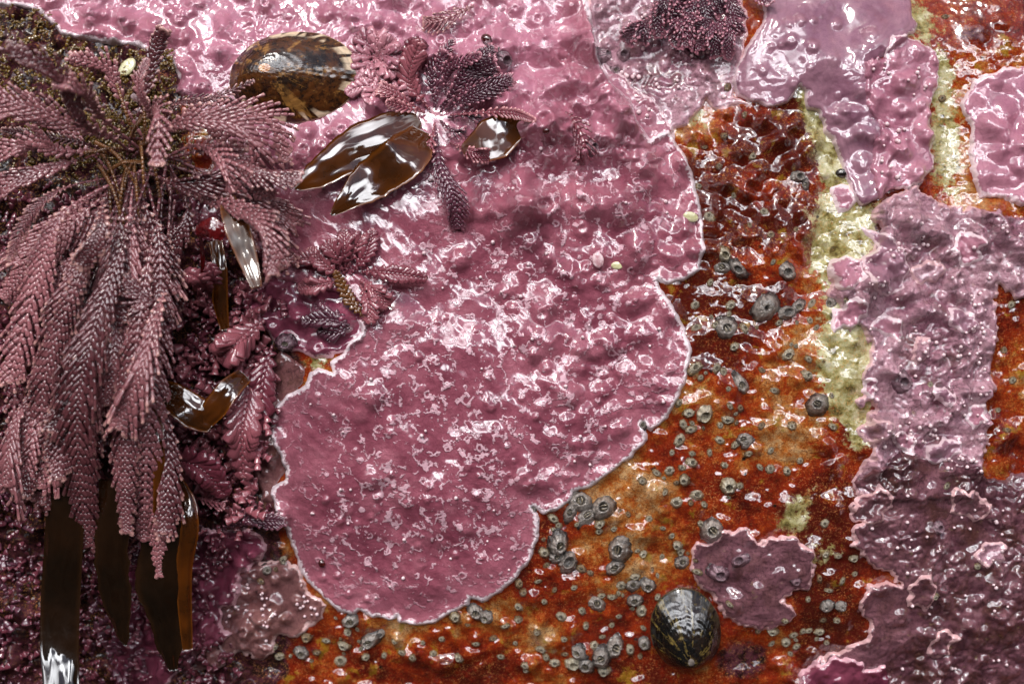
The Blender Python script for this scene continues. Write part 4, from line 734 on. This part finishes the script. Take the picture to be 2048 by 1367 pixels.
# centre tuft over the kelp
small_tuft('dark plum coralline tuft at the centre top, spreading over the brown kelp blades', 885, 215,
  [([(880, 225, .05), (930, 150, .25), (985, 95, .35)], 20), ([(880, 215, .05), (930, 160, .35), (990, 130, .4)], 24), ([(890, 220, .05), (950, 190, .45), (1022, 158, .5)], 22), ([(895, 215, .05), (940, 175, .3), (1012, 172, .3)], 20),
   ([(870, 215, .05), (865, 150, .3), (905, 82, .35)], 14), ([(870, 215, .05), (880, 130, .35), (893, 108, .4)], 12), ([(860, 220, .05), (820, 160, .35), (838, 90, .45)], 20, dict(mat='frond_red', style='scale', latw=.04)),
   ([(850, 225, .05), (790, 190, .3), (762, 176, .3)], 16, dict(mat='frond_red')), ([(895, 235, .05), (940, 230, .3), (960, 250, .25)], 12), ([(850, 225, .05), (810, 215, .4), (775, 205, .45)], 11, dict(mat='frond_red')),
   ([(880, 240, .05), (905, 262, .3), (930, 262, .2)], 12), ([(870, 245, .05), (860, 290, .3), (850, 305, .2)], 13, dict(mat='frond_red')), ([(900, 230, .05), (1010, 225, .3), (1068, 240, .2)], 9, dict(mat='frond_red')),
   ([(900, 285, .1), (945, 305, .35), (988, 312, .35)], 15, dict(mat='frond_red')), ([(890, 190, .05), (900, 140, .5), (960, 110, .5)], 14)], bare=0.12, seg=.09, axw=.05, latw=.026)
single('slender hanging coralline frond pointing down across the rose crust below the kelp', [(872, 265, .1), (880, 330, .32), (905, 390, .22), (915, 452, .12)], 26, 'frond_dark', bare=.1, axw=.08, latw=.03, tipk=.7, seg=.12)
single('brown pink coralline frond curled on the knobbly crust right of the kelp', [(1130, 225, .05), (1150, 245, .2), (1168, 290, .22), (1158, 320, .1)], 20, 'frond_red', bare=.0, axw=.08, tipk=.3)
single('pale greyish coralline frond lying flat near the top middle edge', [(948, 12, .1), (920, 25, .25), (880, 42, .22), (850, 46, .1)], 22, 'frond', bare=.05, axw=.06)
small_tuft('frilly pink coralline rosette on the crust right of the large limpet', 752, 112,
  [([(752, 117, .02), (752 + 48 * math.cos(a) * .5, 112 + 30 * math.sin(a), .18), (752 + 50 * math.cos(a), 110 + 44 * math.sin(a), .12)], 15) for a in np.linspace(0, 5.6, 8)], mat='frond_pale', style='scale', latw=.036, bare=.0, seg=.1, tipk=.6)
small_tuft('small scaly coralline sprigs between the large limpet and the centre tuft', 760, 175,
  [([(770, 180, .02), (770 + dx, 170 + dy * .5, .2), (770 + dx * 1.6, 175 + dy, .15)], 12) for dx, dy in ((-45, 10), (-30, -20), (0, -30), (25, 25), (-20, 28), (35, -5))], mat='frond_pale', style='scale', latw=.034, bare=.0, seg=.1, tipk=.4)
single('upright rosy coralline frond with broad scales above the kelp', [(835, 190, .05), (822, 160, .3), (826, 118, .35), (836, 84, .3)], 19, 'frond_red', bare=.05, style='scale', latw=.045, tipk=.8, seg=.12)
# top right tuft
tr_ = []
for k in range(30):
    bx = 1300 + 170 * ((k * .618) % 1) + qf.uniform(-8, 8); by = qf.uniform(-40, 60); a = qf.uniform(-1.1, 1.1) + math.pi / 2; ln = qf.uniform(45, 80)
    tr_.append(([(bx, by, .05), (bx + .5 * ln * math.cos(a), by + .4 * ln * math.sin(a), .45), (bx + ln * math.cos(a), by + ln * math.sin(a), .3)], qf.uniform(13, 20)))
small_tuft('dark plum coralline tuft clipped by the top edge beside the large lilac crust', 1390, 20, tr_, bare=.08, seg=.085, latw=.03, axw=.05)
# sprigs between the big tuft and the rose crust
small_tuft('spindly wine red coralline sprigs over the rose crust right of the hanging tuft', 690, 520,
  [([(735, 640, .02), (700, 600, .2), (672, 545, .3)], 8, dict(mat='stem')), ([(690, 560, .02), (650, 530, .25), (618, 500, .3)], 13), ([(690, 540, .02), (690, 500, .3), (688, 462, .3)], 13), ([(700, 550, .02), (730, 510, .25), (745, 462, .2)], 13), ([(690, 545, .02), (715, 490, .3), (722, 475, .3)], 12),
   ([(660, 545, .02), (620, 520, .3), (590, 520, .2)], 13), ([(690, 550, .02), (670, 510, .4), (655, 490, .4)], 15, dict(tipk=.8)), ([(720, 560, .02), (745, 580, .25), (772, 610, .2)], 16, dict(mat='frond_red')), ([(720, 570, .02), (735, 600, .25), (742, 640, .2)], 13), ([(690, 560, .02), (640, 570, .25), (600, 575, .2)], 14)],
  mat='frond_red', style='scale', latw=.03, bare=.1, seg=.085)
single('pink serrated coralline frond lying sideways across the upper rose crust', [(722, 543, .1), (770, 545, .3), (810, 550, .32), (848, 556, .22)], 13, 'frond_red', style='scale', latw=.035, bare=.0, tipk=1.0, seg=.09)
small_tuft('tiny feathery coralline sprigs lying on the small magenta crust', 640, 640,
  [([(700, 650, .02), (660, 640, .2), (608, 642, .15)], 14), ([(690, 630, .02), (650, 625, .2), (630, 610, .15)], 13), ([(700, 655, .02), (670, 665, .2), (640, 660, .15)], 12)], mat='frond_dark', style='scale', latw=.028, bare=.0, seg=.085, tipk=.4)
single('plump pink coralline frond with scaly edges beside the dark pit', [(530, 640, .1), (500, 665, .5), (470, 690, .6), (440, 715, .5)], 25, 'frond_red', style='scale', latw=.055, bare=.0, tipk=.8, seg=.12, axw=.08)
single('coral pink hanging coralline frond left of the rose crust', [(500, 720, .2), (495, 780, .6), (485, 860, .75), (487, 948, .5)], 27, 'frond_red', style='scale', latw=.058, bare=.0, tipk=.9, seg=.13, axw=.08)
single('rosy scaly coralline frond between the dark pit and the rose crust', [(545, 690, .1), (530, 740, .4), (520, 800, .5), (505, 850, .4)], 24, 'frond_red', style='scale', latw=.05, bare=.0, tipk=.5, seg=.12, axw=.07)
single('arched crimson coralline frond beside the hanging brown kelp', [(335, 935, .4), (370, 925, .9), (410, 945, 1.0), (448, 985, .7)], 24, 'frond_red', style='scale', latw=.06, bare=.0, tipk=.2, seg=.12, axw=.09)
single('small pink fan frond below the arched crimson frond', [(395, 995, .3), (415, 1000, .6), (445, 1008, .5)], 17, 'frond_red', bare=.0, tipk=.9)
single('flattened wine coloured frond lying across to the left rim of the rose crust', [(440, 1060, .2), (480, 1040, .5), (530, 1040, .5), (565, 1042, .3)], 19, 'frond_dark', bare=.0, latw=.034, tipk=.7)
single('small frilled frond tip beside the hanging brown kelp blade', [(345, 960, .8), (350, 1000, 1.3), (355, 1040, 1.4), (352, 1075, 1.2)], 17, 'frond_red', bare=.0, tipk=.9)
single('stubby pink frond lobe above the dark pit', [(418, 582, .2), (400, 560, .7), (372, 545, .8)], 11, 'frond_red', style='scale', latw=.05, bare=.0, tipk=.9)
single('stubby upright pink frond in front of the red alga', [(430, 580, .2), (428, 555, .7), (420, 530, .8)], 9, 'frond_red', style='scale', latw=.04, bare=.0, tipk=1)
single('dull pink frond lobe at the left edge below the big tuft', [(-30, 960, .3), (0, 985, .7), (34, 990, .6)], 24, 'frond_dark', bare=.0, tipk=.5, latw=.035)

# ---- leafy turf in the shade: nobody could count it
def turf(name, label, cat, mat, spots, size, up=0.12, seed=3):
    q = np.random.default_rng(seed); c = Caps(); c.K = 6
    for x, y in spots:
        h = HT(x, y); a = q.uniform(0, 6.28); P = loc(x, y, h + q.uniform(0, up)); d = unit(np.array([math.cos(a), math.sin(a), q.uniform(0.1, .9)])); s_ = size * q.uniform(.5, 1.4)
        sd_ = unit(np.cross(d, [0.1, 0.2, 1])); nn_ = np.cross(sd_, d); n_ = q.integers(1, 4)
        for k in range(n_):
            c.add(P, P + d * s_, sd_, nn_, s_ * .3, s_ * .62, s_ * .18, (0, q.uniform(0, .55))); P = P + d * s_ * .9 + sd_ * s_ * q.uniform(-.4, .4)
    o = c.build(name, mat); tag(o, label, cat, kind='stuff'); return o
q = np.random.default_rng(22)
turf('scaly_turf', 'scattered rosy scale like coralline leaflets in the dark pit right of the big tuft', 'turf', M['frond_red'], [(x, y) for x, y in zip(q.uniform(350, 560, 330), q.uniform(570, 1060, 330)) if x < 540 - .1 * abs(y - 800)], 0.15, up=.3, seed=8)
turf('leafy_turf', 'loose mauve leaflets along the shaded lower left edge of the rock', 'turf', M['frond_dark'], [(x, y) for x, y in zip(q.uniform(-40, 400, 260), q.uniform(1000, 1400, 260))], 0.13, up=.15, seed=9)
q = np.random.default_rng(21)
sp_ = [(x, y) for x, y in zip(q.uniform(-60, 640, 2600), q.uniform(380, 1420, 2600)) if x < 545 + 30 * math.sin(y / 40) - (0 if y < 740 else (100 if y > 1050 else 10))]
turf('algal_turf', 'dark leafy purple turf in the shade under the big hanging tuft', 'turf', M['turf'], sp_, 0.11)
sp2 = [(x, y) for x, y in zip(q.uniform(-60, 350, 1300), q.uniform(20, 330, 1300)) if not (x > 110 and y < 70 + .1 * x)]
turf('olive_turf', 'dull olive and brown algal fuzz behind the big tuft at the upper left', 'turf', M['olive'], sp2, 0.06, seed=4)
turf('brown_fuzz', 'brown fuzzy alga matted round the stems of the big tuft', 'turf', M['olive'], [(x, y) for x, y in zip(q.normal(235, 65, 900), q.normal(290, 45, 900))], 0.05, up=.9, seed=5)

# ---- kelp blades
def kelp(label, path, widths, cup=0.2, twist=0.0, wave=0.02, name='kelp_blade', mat='kelp', thick=0.02, lobes=0.0, cat='kelp'):
    P = np.array([loc(*p) for p in path]); n = 60; S_ = spline(P, n); T = unit(np.gradient(S_, axis=0)); side = unit(np.cross(T, [0, 0, 1.0])); nn = np.cross(side, T)
    tw = np.linspace(0, 1, n) * twist if np.isscalar(twist) else np.interp(np.linspace(0, 1, n), np.linspace(0, 1, len(twist)), twist)
    s2 = side * np.cos(tw)[:, None] + nn * np.sin(tw)[:, None]; n2 = nn * np.cos(tw)[:, None] - side * np.sin(tw)[:, None]
    w = np.interp(np.linspace(0, 1, n), np.linspace(0, 1, len(widths)), widths) / 100; m = 17; u = np.linspace(-1, 1, m)
    ws = wave * fbm(np.linspace(0, 4, n)[:, None] + 0 * u, 0 * np.linspace(0, 1, n)[:, None] + u * 1.3 + len(label), 1, 2, 3)
    le = 1 + lobes * fbm(np.linspace(0, 9, n), np.full(n, len(label) * 1.7), 1, 3, 8)
    V = []; E = []
    for sg in (1, -1):
        V.append(S_[:, None] + s2[:, None] * (u[None, :, None] * (w * le)[:, None, None]) + n2[:, None] * ((-cup * w[:, None] * u[None] ** 2 + ws) + sg * thick * .5 * np.sqrt(np.clip(1.02 - u ** 2, 0, 1))[None])[..., None]); E.append(np.broadcast_to(np.abs(u), (n, m)))
    V = np.stack(V); I = np.arange(2 * n * m).reshape(2, n, m)
    F = [quads(I[0])[:, ::-1], quads(I[1]), np.stack([I[0, :-1, 0], I[0, 1:, 0], I[1, 1:, 0], I[1, :-1, 0]], 1), np.stack([I[0, 1:, -1], I[0, :-1, -1], I[1, :-1, -1], I[1, 1:, -1]], 1),
         np.stack([I[0, 0, 1:], I[0, 0, :-1], I[1, 0, :-1], I[1, 0, 1:]], 1), np.stack([I[0, -1, :-1], I[0, -1, 1:], I[1, -1, 1:], I[1, -1, :-1]], 1)]
    o = mesh_obj(name, world(V.reshape(-1, 3)), [np.concatenate(F)], M[mat], attrs={'edge': np.stack(E).ravel()}); tag(o, label, cat); return o
def K(*p): return [surf(*a) for a in p]
kelp('glossy brown kelp blade mirroring clouds, pointing down left beside the large limpet', K((838, 238, .10), (780, 265, .26), (700, 305, .44), (640, 345, .54), (590, 378, .56)), [12, 40, 46, 36, 26, 3], cup=.02, wave=.012, lobes=.05, twist=.12)
kelp('lower glossy brown kelp blade with a ragged tip lying on the rose crust', K((845, 262, .13), (810, 310, .36), (750, 355, .54), (700, 395, .6), (662, 430, .6)), [22, 46, 44, 36, 20, 3], cup=.02, wave=.012, lobes=.12, twist=.10)
kelp('short kelp blade mirroring grey sky right of the centre tuft', K((1046, 236, .12), (1010, 262, .28), (965, 290, .42), (925, 300, .42)), [12, 34, 44, 30, 8], cup=.02, wave=.008)
kelp('pale reflecting kelp strap hanging between the big tuft and the red alga', [(450, 378, 1.5), (465, 430, 1.8), (488, 495, 2.15), (514, 575, 2.55)], [8, 20, 24, 19, 9], cup=.03, wave=.012, twist=[.05, .15])
kelp('narrow olive kelp strap hanging behind the red alga', [(430, 480, .3), (440, 540, .5), (440, 600, .4), (450, 660, .3)], [14, 14, 16, 8], cup=.2)
kelp('kelp blade with a square sky reflection in the dark pit left of the rose crust', [(300, 770, .8), (340, 790, 1.0), (390, 825, 1.05), (425, 850, .9)], [12, 28, 34, 16], cup=.05, twist=[.1, .25])
kelp('short kelp blade crossing the dark pit beside the coral pink frond', [(490, 750, .6), (460, 775, .95), (430, 815, 1.0), (405, 850, .9)], [16, 22, 24, 14], cup=.05, twist=[-.1, .2])
kelp('long dark kelp strap with a bright white edge in the lower left corner', [(130, 930, 1.5), (126, 1060, 1.25), (120, 1180, .9), (118, 1280, .9), (122, 1370, 1.1), (124, 1460, 1.5)], [34, 40, 40, 38, 34, 30], mat='kelp_shaded', cup=.12, twist=[-.1, -.15, -.1, .0, .3, .3], wave=.03)
kelp('dark kelp strap hanging between two other straps at the lower left', [(225, 960, 1.5), (222, 1100, 1.15), (232, 1200, .8), (250, 1290, .5)], [26, 34, 32, 24, 5], mat='kelp_shaded', cup=.12, wave=.04, lobes=.2, twist=[-.2, .1, -.3])
kelp('broad brown kelp strap with a forked tip reaching the bottom left', [(325, 930, 1.6), (318, 1080, 1.25), (330, 1220, .85), (345, 1340, .5)], [30, 46, 46, 36, 10], mat='kelp_shaded', cup=.1, wave=.06, lobes=.25, twist=[-.1, -.3, .1, -.2])
kelp('curled amber kelp strip with a white glint beside the crimson frond', [(352, 955, .9), (375, 1000, 1.3), (380, 1060, 1.4), (368, 1150, 1.1), (375, 1300, .6)], [8, 14, 18, 16, 10], cup=.3, twist=[.1, .35, .2])
kelp('thin dark kelp ribbon hanging down the edge of the big tuft', [(300, 790, 1.2), (315, 860, 1.7), (318, 960, 1.7), (312, 1060, 1.3)], [8, 11, 11, 6], cup=.4, twist=.5)
# ---- red alga, beads, flakes
ra_ = empty('red_alga', Vector(world(loc(420, 470, .6)))); tag(ra_, 'deep red flat alga blade between the big tuft and the pale kelp strap', 'seaweed')
for nm, pth, wd in (('blade', [(392, 462, 1.6), (420, 456, 1.95), (450, 470, 1.9)], [12, 22, 14]), ('stem', [(398, 466, 1.55), (405, 510, .9), (404, 570, .4)], [4, 4, 3])):
    o = kelp('x', pth, wd, cup=.35, wave=.03, name=nm, mat='red', lobes=.1)
    for k in ('label', 'category'): del o[k]
    o.parent = ra_; o.matrix_parent_inverse = Matrix.Translation(ra_.location).inverted()
def pebble(name, label, cat, x, y, r, mat, flat=.6, el=1.3, up=0.0, seed=0, group=None):
    qs = np.random.default_rng(seed + int(x)); V = []; NA, NB = 14, 9
    for j in range(NB):
        p = math.pi * j / (NB - 1)
        for i in range(NA):
            t = 2 * math.pi * i / NA; k = 1 + .08 * math.sin(2 * t + seed) + .05 * math.sin(3 * p + t); V.append((r / 100 * el * math.sin(p) * math.cos(t) * k, r / 100 * math.sin(p) * math.sin(t) * k, r / 100 * flat * math.cos(p)))
    ix = np.arange(NA * NB).reshape(NB, NA); ix = np.concatenate([ix, ix[:, :1]], 1)
    o = mesh_obj(name, V, quads(ix)[:, ::-1], mat); place(o, x, y, qs.uniform(0, 3), sink=-up - r / 100 * flat * .5); tag(o, label, cat, group); return o
pebble('anemone_bead', 'round dark red bead on the lower left of the big rose crust', 'bead', 638, 1132, 8, M['bead'], .8, 1.0)
pebble('snail', 'tiny dark brown snail on the knobbly crust above the centre tuft', 'snail', 972, 74, 10, M['bead'], .8, 1.2)
pebble('snail', 'tiny brown snail on the pink knobs left of the curled frond', 'snail', 1091, 272, 7, M['bead'], .8, 1.1)
pebble('shell_flake', 'pale yellow flake near the right rim of the big rose crust', 'flake', 1380, 434, 10, M['flake'], .3, 1.6)
pebble('shell_flake', 'tiny pale yellow flake on the upper middle of the rose crust', 'flake', 1232, 532, 8, M['flake'], .3, 1.5)
pebble('shell_flake', 'pinkish shell flake on the rose crust left of its right bulge', 'flake', 1194, 521, 12, M['nodule'], .3, 1.3)
pebble('shell_flake', 'pale green shell scrap behind the big tuft near the limpet', 'flake', 246, 128, 15, M['flake'], .3, 1.5, up=.12)
pebble('shell_flake', 'white shell chip at the foot of the big tuft below the limpet', 'flake', 275, 195, 13, M['nodule'], .4, 1.5)
pebble('periwinkle', 'small dark snail in a groove on the upright shell pink crust', 'snail', 1684, 345, 9, M['b_slit'], .7, 1.3)
# ---- pale beads growing on the crusts: parts of their crust
def nodules(crust_obj, x0, x1, y0, y1, n, r0, r1, seed, label=None):
    qs = np.random.default_rng(seed); c = Caps(); c.K = 8; k = 0
    while k < n:
        x, y = qs.uniform(x0, x1), qs.uniform(y0, y1)
        P = CR_POLY[crust_obj.name]
        if seg_sdf(P, np.array([[x]]), np.array([[y]]))[0][0, 0] < 12 or perlin(np.array([x / 60]), np.array([y / 60]), 55)[0] < qs.uniform(-.1, .5): continue
        r = qs.uniform(r0, r1) / 100; p = np.array([(x - 1024) / 100, (683.5 - y) / 100, HT(x, y) - r * .4]); d = unit(np.array([qs.uniform(-.25, .25), qs.uniform(-.1, .45), 1])); sd_ = unit(np.cross(d, [0, 1, .1])); c.add(p, p + d * r * 2.3, sd_, np.cross(sd_, d), r, r, r, (0, 1)); k += 1
    o = c.build('nodule', M['nodule_mat'], parent=crust_obj, shape=[(0, 1), (.45, 1), (.7, .88), (.88, .6), (1, .15)]); o['kind'] = 'stuff'
CR_POLY = {o.name: P for o, P in zip([o for o in C.objects if o.name.startswith('coralline_crust')], [p for n_, p in CRUSTS if n_ == 'coralline_crust'])}
M['nodule_mat'] = frond_mat('pale_tipped_nodule', (140, 84, 98), (168, 110, 122), (240, 212, 214), (110, 60, 76))
def by_label(s): return next(o for o in C.objects if o.get('label', '').startswith(s))
nodules(by_label('broad rough mauve'), 1720, 2046, 430, 960, 130, 2.5, 5, 1)
nodules(by_label('large dark plum'), 1740, 2046, 980, 1366, 34, 2.5, 4.5, 2)
nodules(by_label('brownish pink crust'), 430, 640, 1130, 1330, 40, 2.5, 4.5, 3)
nodules(by_label('pale mottled'), 1240, 1470, 0, 240, 50, 2.5, 5.5, 4)
nodules(by_label('upright shell pink'), 1735, 1885, 80, 370, 24, 2.5, 5, 5)
nodules(by_label('huge wet rose'), 560, 1380, 300, 1220, 60, 2.5, 4.5, 6)
